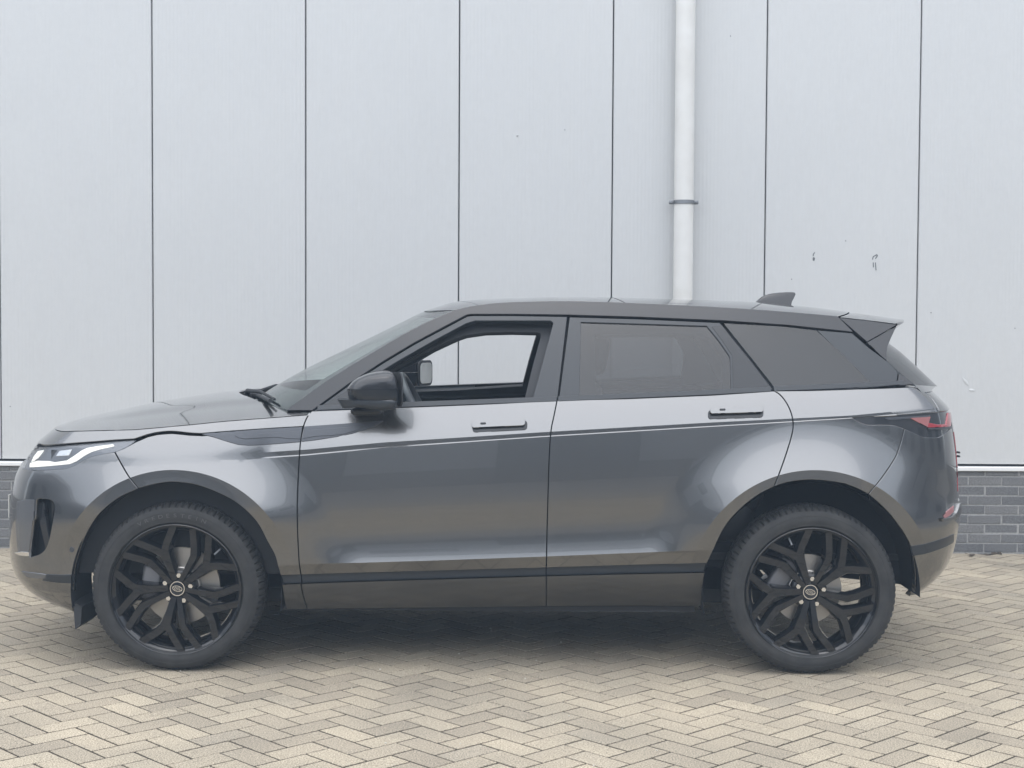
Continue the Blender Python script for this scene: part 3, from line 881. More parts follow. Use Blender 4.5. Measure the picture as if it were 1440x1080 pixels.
# bumpers
fb_hole = UZ(crm([(52, 703), (60, 702), (71, 704), (76.5, 711), (74.5, 728), (70, 752), (65, 769), (57, 778), (48, 781.5), (41, 782), (43, 762), (46, 740), (47, 733), (49.5, 729), (50.5, 712)], 3, True))
band_f = [UZ([(104, 808), (85, 808.3), (66, 807.5)]), UZ([(104, 820.3), (80, 819), (60, 816.5)])]
fb_poly = UZ(arch_f_l + [(161, 635.7)]) + UZ(hl_low[9:-2]) + UZ([(60, 661), (45, 661.3)]) + [(UCF * 0.75 + UZ1(45, 661.3)[0] * 0.25, 0.862), (UCF - 0.0035, 0.862), (UCF - 0.0035, 0.262)] + UZ([])
fb_poly = fb_poly[:len(fb_poly)] + [(UCF * 0.5 + UZ1(45, 661.3)[0] * 0.5, 0.262)]
fbump = both(skin(fb_poly, S, zone_plain, ARCS, [fb_hole], h=0.018), 'front_bumper', paint, car)
both(skin(fb_hole, S, zone_plain, [], h=0.02, off=-0.05, gap=-0.02, rim=0), 'air_intake', gloss, fbump)
both(skin(UZ([(47, 708), (56, 707), (66, 770), (60, 774)]), S, zone_plain, [], h=0.02, off=-0.02, gap=0, rim=0.02), 'intake_vane', gloss, fbump)
def on_body(px, name, m, par, off=0.003, rim=0.01, smooth_n=0, hole=(), gap=0.0, h=0.014, zf=zone_plain):
    pts = UZ(crm(px, smooth_n, True) if smooth_n else px)
    return both(skin(pts, S, zf, [], hole, h=h, off=off, gap=gap, rim=rim), name, m, par)
on_body([(24, 706), (36, 703), (48.5, 703), (48, 729), (45.5, 734), (43, 760), (40.5, 777), (26, 776), (23, 740)], 'intake_blade', lampblk, fbump, 0.003, 0.004)
on_body([(23, 777.5), (32, 776), (41, 776.5), (41, 781.5), (30, 780.5)], 'intake_lip', chrome, fbump, 0.008, 0.010)  # bright metal stands for the light on the up-facing painted lip
on_body([(66, 807.7), (85, 808.5), (104, 808.3), (104, 820), (80, 818.7), (60, 816)], 'bumper_strip', satin, fbump, 0.003)
on_body([(31, 803.5), (40, 804.5), (55, 806.5), (65.5, 808), (64, 813), (50, 812.5), (39, 811)], 'side_marker', lampblk, fbump, 0.004, smooth_n=0)
on_body([(101 + 3 * math.cos(k * math.pi / 6), 773 + 3.4 * math.sin(k * math.pi / 6)) for k in range(12)], 'parking_sensor', ventm, fbump, 0.003, 0.004)

tail_u = UZ1(1336, 611)[0]
rb_poly = UZ(seam_rb[:-1] + arch_r_r) + [(UCR * 0.4 + UR * 0.6 + 0.3, 0.335), (UCR + 0.0035, 0.335), (UCR + 0.0035, 0.72), (tail_u + 0.06, 0.72), (tail_u + 0.045, 1.05)] + UZ(bs_low[4:17])
rbump = both(skin(rb_poly, S, zone_plain, ARCS, h=0.018), 'rear_bumper', paint, car)
on_body([(1281, 768.3), (1300, 765.3), (1320, 759.3), (1341, 751), (1340.5, 762), (1320, 772), (1300, 778.5), (1284, 781.3)], 'bumper_strip', satin, rbump, 0.003)
on_body([(1326, 725), (1331, 719), (1340, 711.5), (1340, 719), (1335, 724.5), (1328, 728.5)], 'rear_reflector', pinklens, rbump, 0.004)
on_body([(1323, 729.5), (1335, 727), (1341, 722), (1345.5, 709), (1347.5, 708), (1348, 720), (1344, 727), (1335, 731), (1324, 733)], 'bumper_lip', paint, rbump, 0.014, 0.02)

# headlights
hl_poly_px = [(45, 633.5), (55, 630.5), (100, 627), (160, 622), (189, 619.8)] + hl_low[2:-1] + [(31.5, 660.3), (36, 647)]
hl = on_body(hl_poly_px, 'headlight', lampblk, car, -0.006, 0.02)
on_body([(41, 650.5), (52, 647.8), (68, 648.5), (76, 650.3), (93, 647.8), (104, 641), (114, 633.5), (122, 630), (138, 627.3), (158, 624.8), (159.5, 626.6), (140, 631), (128, 634.8), (117, 640.5), (107, 647.8), (97, 651.8), (80, 653.5), (60, 655), (40, 656)], 'running_light', drl, hl, -0.003, 0.004, h=0.01)
on_body([(46, 641), (52, 634), (60, 632.8), (57, 637.5), (53, 642.5), (48, 646.5), (43, 648.5)], 'running_light', drl, hl, -0.003, 0.004, h=0.01)
on_body([(78, 641), (83, 634), (100, 632), (96, 640)], 'reflector', chrome, hl, -0.003, 0.004)
on_body(hl_poly_px, 'lens', g_lens, hl, 0.002, 0.008)
on_body([(52, 627.5), (100, 624.8), (160, 620), (190, 618.2), (189, 620.2), (160, 622.2), (100, 627.2), (54, 630.4)], 'bonnet_seal', satin, car, -0.008, 0.02, h=0.01)

ugl = UZ1(36, 648)[0]
gpoly = [(UCF - 0.0, 0.868), (ugl - 0.02, 0.868), (ugl - 0.005, 0.90), (ugl - 0.03, 0.945), (UCF - 0.0, 0.948)]
grl = both(skin(gpoly, S, zone_plain, [], h=0.03, off=-0.012, gap=0.0, rim=0.02), 'grille', matte, car)
for k in range(4):
    zz = 0.878 + k * 0.019
    both(skin([(UCF, zz), (ugl - 0.03, zz), (ugl - 0.03, zz + 0.007), (UCF, zz + 0.007)], S, zone_plain, [], h=0.04, off=-0.004, gap=0.0, rim=0.01), 'grille_bar', gloss, grl)
# tail lamps
tl_px = [(1200, 588), (1240, 585.8), (1300, 582), (1330, 578.8), (1337.3, 578.3), (1339, 590), (1339.5, 611)] + bs_low[1:-1]
tl = on_body(tl_px, 'tail_lamp', smoke, car, -0.004, 0.02)
on_body([(1281, 588), (1308, 586.5), (1304, 600.5)], 'reflector', pinklens, tl, 0.002, 0.006)
on_body([(1306, 595), (1318, 597.5), (1330, 597), (1333, 581), (1336.5, 580.5), (1337, 599), (1304.5, 600.8)], 'red_lens', redlens, tl, 0.002, 0.006)
on_body([(1245, 588), (1308, 584.3), (1307, 586), (1250, 590.5)], 'light_bar', ventm, tl, 0.001, 0.005)
on_body([(1305, 602.5), (1339, 600), (1339, 602), (1306, 604)], 'chrome_line', ventm, tl, 0.002, 0.005)

# bonnet: side strip, top, cowl
n_c = UZ(hood_crease); n_l = UZ(hood_low); Zlip, Zcre = n_l[0][1], n_c[-1][1]
front_low = [(UCF + (n_l[0][0] - UCF) * k / 6, Zlip - 0.004 * (1 - k / 6)) for k in range(6)]
front_top = [(UCF + (n_c[-1][0] - UCF) * k / 8, Zcre) for k in range(8)]
strip_poly = [(UCF - 0.0035, Zlip - 0.004)] + front_low[1:] + n_l + UZ(seam_ff[:10][::-1])[:-2] + n_c + front_top[::-1][:-1] + [(UCF - 0.0035, Zcre)]
bonnet = both(skin(strip_poly, S, lambda u, z: 0, [], h=0.015), 'bonnet', paint, car)
ring_uz = [(UCF, Zcre)] + front_top[1:] + n_c[::-1]
ring_uz = [ring_uz[0]] + [p for p in ring_uz[1:]]
ringP = np.array([S(u, z, 0) for u, z in ring_uz])
ringP = np.array(crm([tuple(p) for p in ringP], 3))
crown_px = [(66, 602), (90, 593), (120, 584), (150, 577), (180, 571.5), (215, 565.5), (270, 557.5), (305, 552), (340, 549.5), (380, 546)]
cq = np.array([xz(u, v, 0.0) for u, v in crown_px])
x_nose = ringP[0][0]
def crown_z(x): return float(np.interp(x, np.concatenate([[x_nose], cq[:, 0]]), np.concatenate([[ringP[0][2]], np.maximum(cq[:, 1], ringP[0][2] + 0.002)])))
def crown_s(x): return np.mean([crown_z(x + d) for d in np.linspace(-0.06, 0.06, 7)])
NV = 44
X_HC = -1.305
rows = []
for P in ringP:
    xr, yr, zr = P
    xc = x_nose + (xr - x_nose) * (X_HC - x_nose) / (ringP[-1][0] - x_nose)
    row = []
    for k in range(NV + 1):
        v = k / NV; y = yr * (1 - 2 * v); a = abs(1 - 2 * v)
        f_ = 1 - a ** 2.2
        x = xr + (xc - xr) * (1 - a ** 2)
        wb = abs(yr)
        bul = 0.010 * (1 - sstep(0.46, 0.60, abs(y))) * sstep(0.35, 0.8, wb) * sstep(x_nose + 0.12, x_nose + 0.5, x)
        row.append((x, y, zr + (max(crown_s(xc) - 0.008, zr) - zr) * f_ + bul))
    rows.append(row)
mb = MB(); m_ = NV + 1
# stitch to the crease ring; the nose row is degenerate and skipped
vs = [p for r in rows[1:] for p in r]
mb.add(vs, [(i * m_ + k, i * m_ + k + 1, (i + 1) * m_ + k + 1, (i + 1) * m_ + k) for i in range(len(rows) - 2) for k in range(NV)])
last = rows[-1]; o_ = (len(rows) - 2) * m_
mb.add([last[k] for k in range(m_)] + [(p[0] + 0.004, p[1], p[2] - 0.008) for p in last] + [(p[0] - 0.01, p[1], p[2] - 0.03) for p in last],
       [(k, k + 1, m_ + k + 1, m_ + k) for k in range(NV)] + [(m_ + k, m_ + k + 1, 2 * m_ + k + 1, 2 * m_ + k) for k in range(NV)])
mb.build('bonnet_top', paint, bonnet[0], 60)
hood_rear = last

# ------------------------------------------------------------------ greenhouse
def Wg(x, z):
    dz = z - L_belt(x)
    w = 0.862 - 0.42 * dz - 0.28 * dz * abs(dz)
    w -= 0.06 * (max(0, -0.35 - x) / 0.6) ** 2 + 0.10 * (max(0, x - 0.9) / 0.9) ** 2
    return w
def Gs(x, z, zn=0): return (x, -Wg(x, z), z)
def GZ1(u, v):
    Y = -0.75
    for _ in range(25):
        p = unproj(u, v, Y); Y = 0.5 * Y - 0.5 * Wg(p[0], p[2])
    return (p[0], p[2])
def GZ(pts): return [GZ1(*p) for p in pts]
def GP(pts): return np.array([Gs(*q) for q in GZ(pts)])
def on_glass(px, name, m, par, off=0.0, rim=0.012, hole=(), gap=0.002, h=0.02):
    return both(skin(GZ(px), Gs, holes=[GZ(q) for q in hole], h=h, off=off, gap=gap, rim=rim), name, m, par)
rail_top = [(403, 577), (457, 538), (513, 503), (580, 464), (627, 442), (652, 433.5), (677, 429), (710, 426), (760, 424.4), (800, 424), (857, 425.5), (940, 429), (1020, 433), (1100, 438.5), (1177, 445)]
rail_bot = [(1199, 467), (1110, 457.5), (1017, 451), (900, 446), (798, 443), (720, 442), (662, 442), (655, 443.5), (620, 462), (580, 483.5), (540, 507.5), (490, 540), (439, 577.3)]
rail = on_glass(crm(rail_top, 3) + rail_bot, 'roof_rail', roofpaint, car, 0.004, 0.03, gap=0.001)
fr_out = [(442, 577.5), (492, 541), (542, 509), (582, 485), (657, 445), (664, 444), (720, 444), (797.5, 445.3), (784, 560), (700, 564), (600, 568.5), (500, 574)]
fr_hole = [(506, 548), (538, 521), (560, 507.5), (610, 479), (655, 455), (668, 451), (774, 451), (778, 454), (749, 561), (700, 563), (620, 566), (556, 568.5), (515, 570)]
on_glass(fr_out, 'window_frame', satin, fdoor, 0.0, 0.03, [fr_hole])
rf_out = [(801, 445.8), (900, 448.8), (1012, 453.8), (1050, 500), (1087, 548), (1000, 552), (786, 561.5)]
rf_hole = [(817, 453), (900, 455.5), (994, 458.5), (1010, 478), (1024, 498), (1026.5, 503), (1028, 552), (814.5, 559)]
on_glass(rf_out, 'window_frame', satin, rdoor, 0.0, 0.02, [rf_hole])
rglass = on_glass([(815, 451), (900, 453.5), (996, 457), (1012, 478), (1027, 498), (1030, 503), (1030.5, 553), (812.5, 560)], 'window_glass', g_dark, rdoor, -0.007, 0.0)
on_glass([(1000, 459), (1012, 475), (1029, 500), (1030.5, 552.3), (1086, 548.5), (1047, 498), (1015, 457)], 'pillar_trim', gloss, rdoor, 0.002, 0.006)
qglass = on_glass([(1018, 454.5), (1100, 459), (1148, 464.5), (1190, 502), (1229.6, 543), (1160, 545.5), (1092, 548)], 'quarter_glass', g_dark, quarter, -0.001, 0.006, gap=0.0004)
on_glass([(1150, 464.6), (1198, 468.6), (1222, 489.5), (1247, 508), (1257, 517), (1262, 526), (1261, 534), (1255, 542), (1230.3, 543)], 'pillar_trim', satin, quarter, -0.001, 0.006, gap=0.0004)
on_glass([(1264, 524.5), (1269, 527), (1278, 533), (1286, 540.5), (1259, 542.3), (1263, 534)], 'corner_trim', roofpaint, quarter, -0.001, 0.012)
for a_, b_, par in ((443, 783, fdoor), (786, 1087, rdoor), (1092, 1283, quarter)):
    xs_ = np.linspace(xz(a_, 570)[0], xz(b_, 550)[0], 24)
    poly = [(x, L_belt(x) - 0.004) for x in xs_] + [(x, L_belt(x) + 0.014) for x in xs_[::-1]]
    both(skin(poly, Gs, h=0.016, off=0.007, gap=0.0, rim=0.012), 'belt_moulding', satin, par)
# ledge between shoulder and glass
def strip(A, B, name, m, par, mir=True):
    mb = MB(); A, B = [tuple(p) for p in A], [tuple(p) for p in B]; n_ = len(A)
    mb.add(A + B, [(i, i + 1, n_ + i + 1, n_ + i) for i in range(n_ - 1)])
    return both(mb, name, m, par, 60) if mir else mb.build(name, m, par, 60)
us = np.linspace(-0.85, UR + 0.42, 80)
strip([(lambda p: (p[0], p[1] + 0.002, p[2] - 0.004))(S(u, L_belt(u) - 0.002, 0)) for u in us], [(lambda p: (p[0], p[1] + 0.012, p[2] - 0.004))(Gs(S(u, L_belt(u), 0)[0], L_belt(u))) for u in us], 'belt_ledge', satin, car)

def loft(Np, Cp, nt=24, ns=30, power=2.0, up=0.0):
    """sheet between a near edge, its mirror image and a centre line"""
    def rs(P, n_):
        P = np.array(P); d = np.concatenate([[0], np.cumsum(np.linalg.norm(np.diff(P, axis=0), axis=1))]); d /= d[-1]
        return np.array([[np.interp(t, d, P[:, k]) for k in range(3)] for t in np.linspace(0, 1, n_)])
    A, Cc = rs(Np, nt), rs(Cp, nt); rows = []
    for a, c in zip(A, Cc):
        row = []
        for k in range(ns + 1):
            s_ = -1 + 2 * k / ns; f_ = 1 - abs(s_) ** power
            row.append((a[0] + (c[0] - a[0]) * f_, a[1] * -s_ if False else -abs(a[1]) * -s_, a[2] + (c[2] - a[2]) * f_ + up))
        rows.append(row)
    return rows
def sheet(rows, name, m, par, smooth=60, thick=0.0):
    mb = MB(); m_ = len(rows[0])
    mb.add([p for r in rows for p in r], [(i * m_ + k, i * m_ + k + 1, (i + 1) * m_ + k + 1, (i + 1) * m_ + k) for i in range(len(rows) - 1) for k in range(m_ - 1)])
    return mb.build(name, m, par, smooth)
cen = lambda pts: [unproj(u, v, 0.0) for u, v in pts]
ws_n = GP(crm([(405, 576), (457, 537.5), (513, 502.5), (580, 463.5), (627, 441.5), (645, 436)], 5))
ws_c = cen(crm([(364, 557), (381, 547.5), (431, 519), (480, 495), (530, 471), (580, 446.5), (597, 438.5)], 4))
ws = loft(ws_n, ws_c, 40, 48, 2.2)
sheet(ws, 'windscreen', g_front, car, 179)
fr_rows = [[(p[0] + 0.004, p[1], p[2] - 0.004) for p in r] for r in ws[:7]]
wsb = sheet(fr_rows, 'windscreen_frit', gloss, car, 179)
fr_rows = [[(p[0] + 0.004, p[1] * 0.995, p[2] - 0.004) for p in r] for r in ws[-3:]]
sheet(fr_rows, 'windscreen_header_band', gloss, car, 179)
for sl in (slice(0, 3), slice(-3, None)):
    sheet([[(p[0] + 0.003, p[1], p[2] - 0.005) for p in r[sl]] for r in ws], 'windscreen_edge_band', gloss, car, 179)
# cowl between bonnet and windscreen, wipers
wsb0 = ws[0]; ns_ = len(wsb0)
hr = np.array(hood_rear); tt = np.linspace(0, 1, ns_); hh = np.linspace(0, 1, len(hr))
hrr = [(np.interp(t, hh, hr[:, 0]) - 0.01, np.interp(t, hh, hr[:, 1]), np.interp(t, hh, hr[:, 2]) - 0.03) for t in tt]
order = 1 if (hrr[0][1] < 0) == (wsb0[0][1] < 0) else -1
strip(hrr, [(p[0] + 0.01, p[1], p[2] - 0.012) for p in wsb0[::order]], 'cowl_panel', matte, car, False)
for (ya, yb) in ((-0.10, -0.66), (0.52, -0.02)):
    wi = MB()
    k0 = min(range(ns_), key=lambda k: abs(wsb0[k][1] - ya)); k1 = min(range(ns_), key=lambda k: abs(ws[2][k][1] - yb))
    pa, pb = np.array(wsb0[k0]), np.array(ws[1][k1]) + np.array([-0.01, 0, 0.018])
    base = pa + np.array([-0.045, 0, 0.0])
    tube(wi, [base, base + np.array([0.01, -0.02, 0.03]), pa + np.array([-0.015, -0.1, 0.035]), 0.5 * (pa + pb) + np.array([-0.02, 0, 0.03]), pb], [0.014, 0.013, 0.010, 0.008, 0.006], 8)
    arm = wi.build('wiper_arm', matte, car, 50)
    bl = MB(); tube(bl, [pa + np.array([-0.012, 0.02, 0.010]), 0.5 * (pa + pb) + np.array([-0.028, 0, 0.012]), pb + np.array([-0.012, -0.05, -0.004])], 0.009, 8); bl.build('wiper_blade', matte, arm, 50)
mb = MB()
for (x, y, z, sx, sy, sz) in ((-1.255, -0.30, 1.125, .05, .16, .03), (-1.24, -0.05, 1.13, .05, .12, .035), (-1.235, 0.28, 1.125, .05, .2, .03)):
    mb.add(*rbox((x, y, z), (sx, sy, sz), 0.008, 2))
mb.build('cowl_vent', matte, car, 40)

roof_n = GP(crm([(645, 436), (660, 432), (677, 429), (710, 426), (760, 424.4), (800, 424), (857, 425.5), (940, 429), (1020, 433), (1100, 438.5), (1178, 445)], 3))
roof_c = cen(crm([(597.5, 438), (617, 431.5), (636, 426), (655, 423.3), (700, 420.5), (760, 418.7), (800, 418.3), (860, 418.8), (940, 421), (1000, 423), (1052, 425.2), (1100, 429), (1147, 434), (1177, 438.5)], 3))
roof = loft(roof_n, roof_c, 60, 44, 2.6)
cut = next(i for i, r in enumerate(roof) if r[len(r) // 2][0] > unproj(850, 420, 0)[0])
front_rows = roof[:cut + 1]; back_rows = [[(p[0] + (0.006 if i == 0 else 0), p[1], p[2]) for p in r] for i, r in enumerate(roof[cut:])]
rf = sheet(front_rows, 'roof_panel', roofpaint, car, 179); sheet(back_rows, 'roof_panel', roofpaint, car, 179)
sheet([[(p[0], p[1] * 0.97, p[2] - 0.03) for p in r] for r in roof], 'headliner', interior, car, 179)
# spoiler
sp_n = GP([(1181, 446), (1220, 450.3), (1262, 455.5)]); sp_c = cen([(1178.5, 439), (1215, 443.6), (1251, 448.6)])
top = loft(sp_n, sp_c, 12, 40, 2.6)
und_n = GP([(1220, 481), (1240, 469), (1262, 457.8)]); und_c = cen([(1222, 478), (1236, 466), (1251, 450.6)])
und = loft(und_n, und_c, 12, 40, 2.6)
spo = sheet(top + [und[-1]] + und[::-1][1:], 'spoiler', roofpaint, car, 40)
on_glass([(1181, 447), (1222, 451.2), (1261, 456.5), (1219.5, 480.3), (1200, 463.5)], 'spoiler_end', roofpaint, (spo, spo), 0.0, 0.02, gap=0.001)
on_glass([(1219.8, 480.9), (1240, 469.6), (1261, 457.8), (1254, 473), (1248.5, 486), (1247.3, 495), (1247.5, 506), (1238, 498)], 'spoiler_fin', roofpaint, (spo, spo), -0.004, 0.03, gap=0.001)
rs_n = GP([(1200, 467), (1222, 488.5), (1247, 507), (1264, 522.5), (1286, 541)]); rs_c = cen([(1215, 466), (1235, 481), (1250, 492), (1275, 515.5), (1300, 540)])
rs = loft(rs_n, rs_c, 16, 36, 2.4)
tailgate_glass = sheet(rs, 'rear_window', g_dark, car, 179)
# tailgate
zt = L_belt(UR + 0.45)
tg_left = UZ(quarter_end[8:])
zq0, zq1 = tg_left[0][1], tg_left[-1][1]
tg_poly = tg_left + [(UCR + 0.0035, zq1), (UCR + 0.0035, zq0)]
tgate = both(skin(tg_poly, S, lambda u, z: 0, [], h=0.02), 'tailgate', paint, car)
uu = np.linspace(tg_left[0][0] - 0.03, UCR, 24)
A = [S(u, zq0, 0) for u in uu]
rb_edge = np.array([p for p in rs[-1] if p[1] <= 0.0001]); rb_edge = rb_edge[np.argsort(rb_edge[:, 1])]
B = [tuple(np.interp(t, np.linspace(0, 1, len(rb_edge)), rb_edge[:, k]) for k in range(3)) for t in np.linspace(0, 1, 24)]
strip(A, B, 'tailgate_shelf', paint, tgate)
tg2 = [(tail_u + 0.05, 0.725), (UCR + 0.0035, 0.725), (UCR + 0.0035, zq1 - 0.01), (tail_u + 0.05, zq1 - 0.01)]
both(skin(tg2, S, zone_plain, [], h=0.025), 'tailgate_skin', paint, tgate)
both(skin([(tail_u + 0.07, 0.76), (tail_u + 0.085, 0.76), (tail_u + 0.08, 1.02), (tail_u + 0.066, 1.02)], S, zone_plain, [], h=0.02, off=0.002, gap=0), 'red_reflection', redlens, tgate)  # red strip painting the reddish reflection along the tailgate edge
mb = MB()
for v in (636, 641.5):
    p = unproj(1347.3, v, -0.62); mb.add(*rbox(tuple(p), (0.012, 0.03, 0.008), 0.002, 1))
mb.build('tailgate_badge', matte, car)
# number plates
mb = MB(); xn = UF - AF[1].max()
p = unproj(12.5, 712, -0.26); mb.add(*rbox((p[0], 0, p[2]), (0.008, 0.52, 0.11), 0.003, 1)); mb.build('number_plate', platem, car)
mb = MB(); mb.add(*rbox((p[0] + 0.06, 0, p[2]), (0.11, 0.5, 0.09), 0.01, 1)); mb.build('plate_holder', matte, car)

# roof aerial
fin_px = [(1061.5, 426), (1067, 420.5), (1074, 416), (1085, 412.7), (1100, 411.2), (1117, 411.3), (1116, 417), (1112.5, 423), (1110.5, 430)]
fp = np.array([unproj(u, v, 0.0) for u, v in crm(fin_px, 3)])
mb = MB(); half = 0.034; n_ = len(fp); vs = []
c0 = fp.mean(0)
for y, s_ in ((-half, 1.0), (-half * 0.62, 1.0), (0, 1.0), (half * 0.62, 1.0), (half, 1.0)):
    for q in fp:
        hz = (q[2] - fp[:, 2].min()) / (np.ptp(fp[:, 2]) + 1e-9)
        vs.append((q[0], y * (1 - 0.72 * hz), q[2] - (0.004 if abs(y) > half * 0.9 else 0.0)))
fs = [(i * n_ + k, i * n_ + k + 1, (i + 1) * n_ + k + 1, (i + 1) * n_ + k) for i in range(4) for k in range(n_ - 1)]
fs += [tuple(range(n_))[::-1], tuple(range(4 * n_, 5 * n_))]
mb.add(vs, fs); mb.build('roof_aerial', roofpaint, car, 50)

# ------------------------------------------------------------------ trim on the flanks
on_body([(284.5, 610.7), (317, 608), (367, 604.5), (424.8, 601), (421.8, 621.3), (385, 624.3), (350, 626.3), (335, 625), (320, 620.8), (300, 614.3)], 'fender_vent', ventm, fender, 0.0045, 0.012, zf=zone)
on_body([(331, 613), (424, 606.8), (422.5, 617.2), (405, 616.8), (390, 614.8), (370, 615.6), (345, 617.2), (337, 616)], 'vent_insert', ventm, fender, 0.0075, 0.006, zf=zone)
on_body([(428.5, 600.3), (480, 596.7), (539, 592.3), (528, 598.5), (515, 604), (495, 609.5), (470, 614.5), (445, 618.5), (424.5, 620.8)], 'door_vent', ventm, fdoor, 0.0045, 0.012, zf=zone)
on_body([(427.5, 606.5), (470, 603), (513, 599.8), (503, 605), (485, 610), (465, 612.6), (445, 613.4), (425.5, 616.8)], 'vent_insert', ventm, fdoor, 0.0075, 0.006, zf=zone)
def handle(bar, base, btn, par):
    hb = on_body(bar, 'door_handle', paint, par, 0.026, 0.020, zf=lambda u, z: 0)
    on_body(base, 'handle_recess_shade', gloss, par, 0.0035, 0.006, zf=lambda u, z: 0)  # black plate puts the shadow beneath the bar into colour
    on_body(btn, 'lock_button', matte, par, 0.0268, 0.002, zf=lambda u, z: 0, h=0.004)
def rrect(x0, y0, x1, y1, slope, r):
    out = []
    for cx, cy, a0 in ((x1 - r, y1 - r, 0), (x0 + r, y1 - r, 90), (x0 + r, y0 + r, 180), (x1 - r, y0 + r, 270)):
        for k in range(4):
            a = R(a0 + 30 * k); out.append((cx + r * math.cos(a), cy + r * math.sin(a)))
    return [(x, y + (x - x0) * slope) for x, y in out]
handle(rrect(664, 594, 738, 603, -0.045, 3.0), rrect(665, 595.5, 741, 608, -0.05, 4), rrect(676, 596.5, 683.5, 599, -0.04, 1.1), fdoor)
handle(rrect(998.5, 575.7, 1072, 583.7, -0.033, 3.0), rrect(996, 577.5, 1073, 589.5, -0.035, 4), rrect(1011, 577.5, 1019, 580, -0.03, 1.1), rdoor)

# ------------------------------------------------------------------ door mirrors
def mirror_shell(px, ys, name, m, par, Y=-1.03, cpx=None):
    P = np.array([unproj(u, v, Y) for u, v in px]); c = np.array(unproj(*cpx, Y)) if cpx else P.mean(0); n_ = len(P)
    mb = MB(); vs = []
    for y, s_ in ys:
        for q in P:
            x = c[0] + (q[0] - c[0]) * s_
            vs.append((x - (y + 1.03) * 0.42 * sstep(-0.04, 0.09, x - c[0]), y, c[2] + (q[2] - c[2]) * s_))
    fs = [(i * n_ + k, i * n_ + (k + 1) % n_, (i + 1) * n_ + (k + 1) % n_, (i + 1) * n_ + k) for i in range(len(ys) - 1) for k in range(n_)]
    fs += [tuple(range(n_))[::-1], tuple((len(ys) - 1) * n_ + k for k in range(n_))]
    mb.add(vs, fs)
    bm = bmesh.new()
    return both(mb, name, m, par, 50)
ysh = [(-1.135, 0.40), (-1.130, 0.62), (-1.115, 0.80), (-1.09, 0.92), (-1.05, 0.99), (-1.01, 1.0), (-0.97, 0.98), (-0.94, 0.93)]
cap_px = crm([(488, 545.5), (494, 538), (503, 531), (517, 524.8), (532, 521.6), (545, 521), (550, 524), (554, 532), (556, 545)], 4)
mir = mirror_shell(cap_px, ysh, 'door_mirror', roofpaint, car, cpx=(528, 546))
low_px = [(488.5, 546.3), (556, 545.8)] + crm([(556.5, 560), (555, 570), (548, 575.5), (530, 576.5), (503, 572), (490, 560)], 4)
mirror_shell(low_px, ysh, 'mirror_housing', gloss, mir, cpx=(528, 546))
bl_px = [(475.5, 560)] + crm([(487, 561), (515, 560.5), (548, 559.5)], 3) + [(552, 563)] + crm([(550, 574), (533, 577), (505, 572), (484, 573.5), (479.5, 568)], 3)
mirror_shell(bl_px, [(-1.137, 0.5), (-1.132, 0.75), (-1.118, 0.90), (-1.08, 0.985), (-1.02, 1.0), (-0.97, 0.97)], 'mirror_blade', satin, mir, cpx=(528, 563))
pm = unproj(556, 548, -1.04)
def plate(cx, cy, cz, hw, hh, r, t, ang):
    """thin rounded plate facing the rear, turned towards the driver"""
    P = []
    for sy, sz, a0 in ((1, 1, 0), (-1, 1, 90), (-1, -1, 180), (1, -1, 270)):
        for k in range(6):
            a_ = R(a0 + 18 * k); P.append((sy * (hw - r) + r * math.cos(a_), sz * (hh - r) + r * math.sin(a_)))
    q = MB(); n_ = len(P); rot = Matrix.Rotation(ang, 3, 'Z'); vs = []
    for x in (0.0, t):
        for y, z in P:
            v_ = rot @ Vector((x, y, z)); vs.append((cx + v_.x, cy + v_.y, cz + v_.z))
    q.add(vs, [(k, (k + 1) % n_, n_ + (k + 1) % n_, n_ + k) for k in range(n_)] + [tuple(range(n_))[::-1], tuple(range(n_, 2 * n_))])
    return q
both(plate(pm[0] - 0.002, -1.03, pm[2] + 0.002, 0.087, 0.070, 0.035, 0.006, R(22.8)), 'mirror_bezel', matte, mir, 40)
both(plate(pm[0] + 0.0042, -1.0285, pm[2] + 0.002, 0.073, 0.057, 0.028, 0.003, R(22.8)), 'mirror_glass', mirrorm, mir, 40)
a0 = unproj(505, 577, -0.9); mb = MB(); mb.add(*rbox((a0[0] + 0.035, -0.915, a0[2] - 0.0), (0.13, 0.12, 0.035), 0.015, 3)); both(mb, 'mirror_arm', gloss, mir, 50)
on_glass([(452, 572.5), (500, 542), (512, 545), (520, 568), (500, 573.5), (460, 575)], 'mirror_sail', gloss, fdoor, 0.006, 0.03)

# ------------------------------------------------------------------ cabin
def trim_side(hole_px, outer, name):
    hole = [tuple(unproj(u, v, 0.73)[[0, 2]]) for u, v in hole_px]
    f_ = lambda x, z, zn=0: (x, -(Wg(x, z) - 0.075), z)
    both(skin(outer, f_, holes=[hole], h=0.03, gap=0, rim=0.03), name, interior, car)
tf = GZ([(448, 579), (500, 540), (582, 489), (655, 449), (668, 446), (800, 447), (790, 575), (600, 583)])
trim_side([(540, 532), (560, 520), (581, 509), (612, 491), (645, 475.5), (665, 468.5), (690, 465), (720, 464.3), (749, 465), (753.5, 466.5), (754, 470), (744, 505), (735, 540.5), (690, 543.5), (645, 546.5), (590, 548.5), (545, 551)], tf, 'door_trim_frame')
tr = GZ([(786, 448), (900, 449.5), (1011, 455), (1050, 500), (1088, 560), (785, 573)])
trim_side([(815, 467.5), (880, 467), (940, 467.7), (949, 473), (957, 487), (962, 498), (959, 531), (900, 535), (815, 540)], tr, 'door_trim_frame')
on_glass([(1004, 446), (1100, 450), (1210, 460), (1255, 505), (1284, 542), (1088, 551), (1052, 510)], 'quarter_trim', interior, car, -0.05, 0.0)
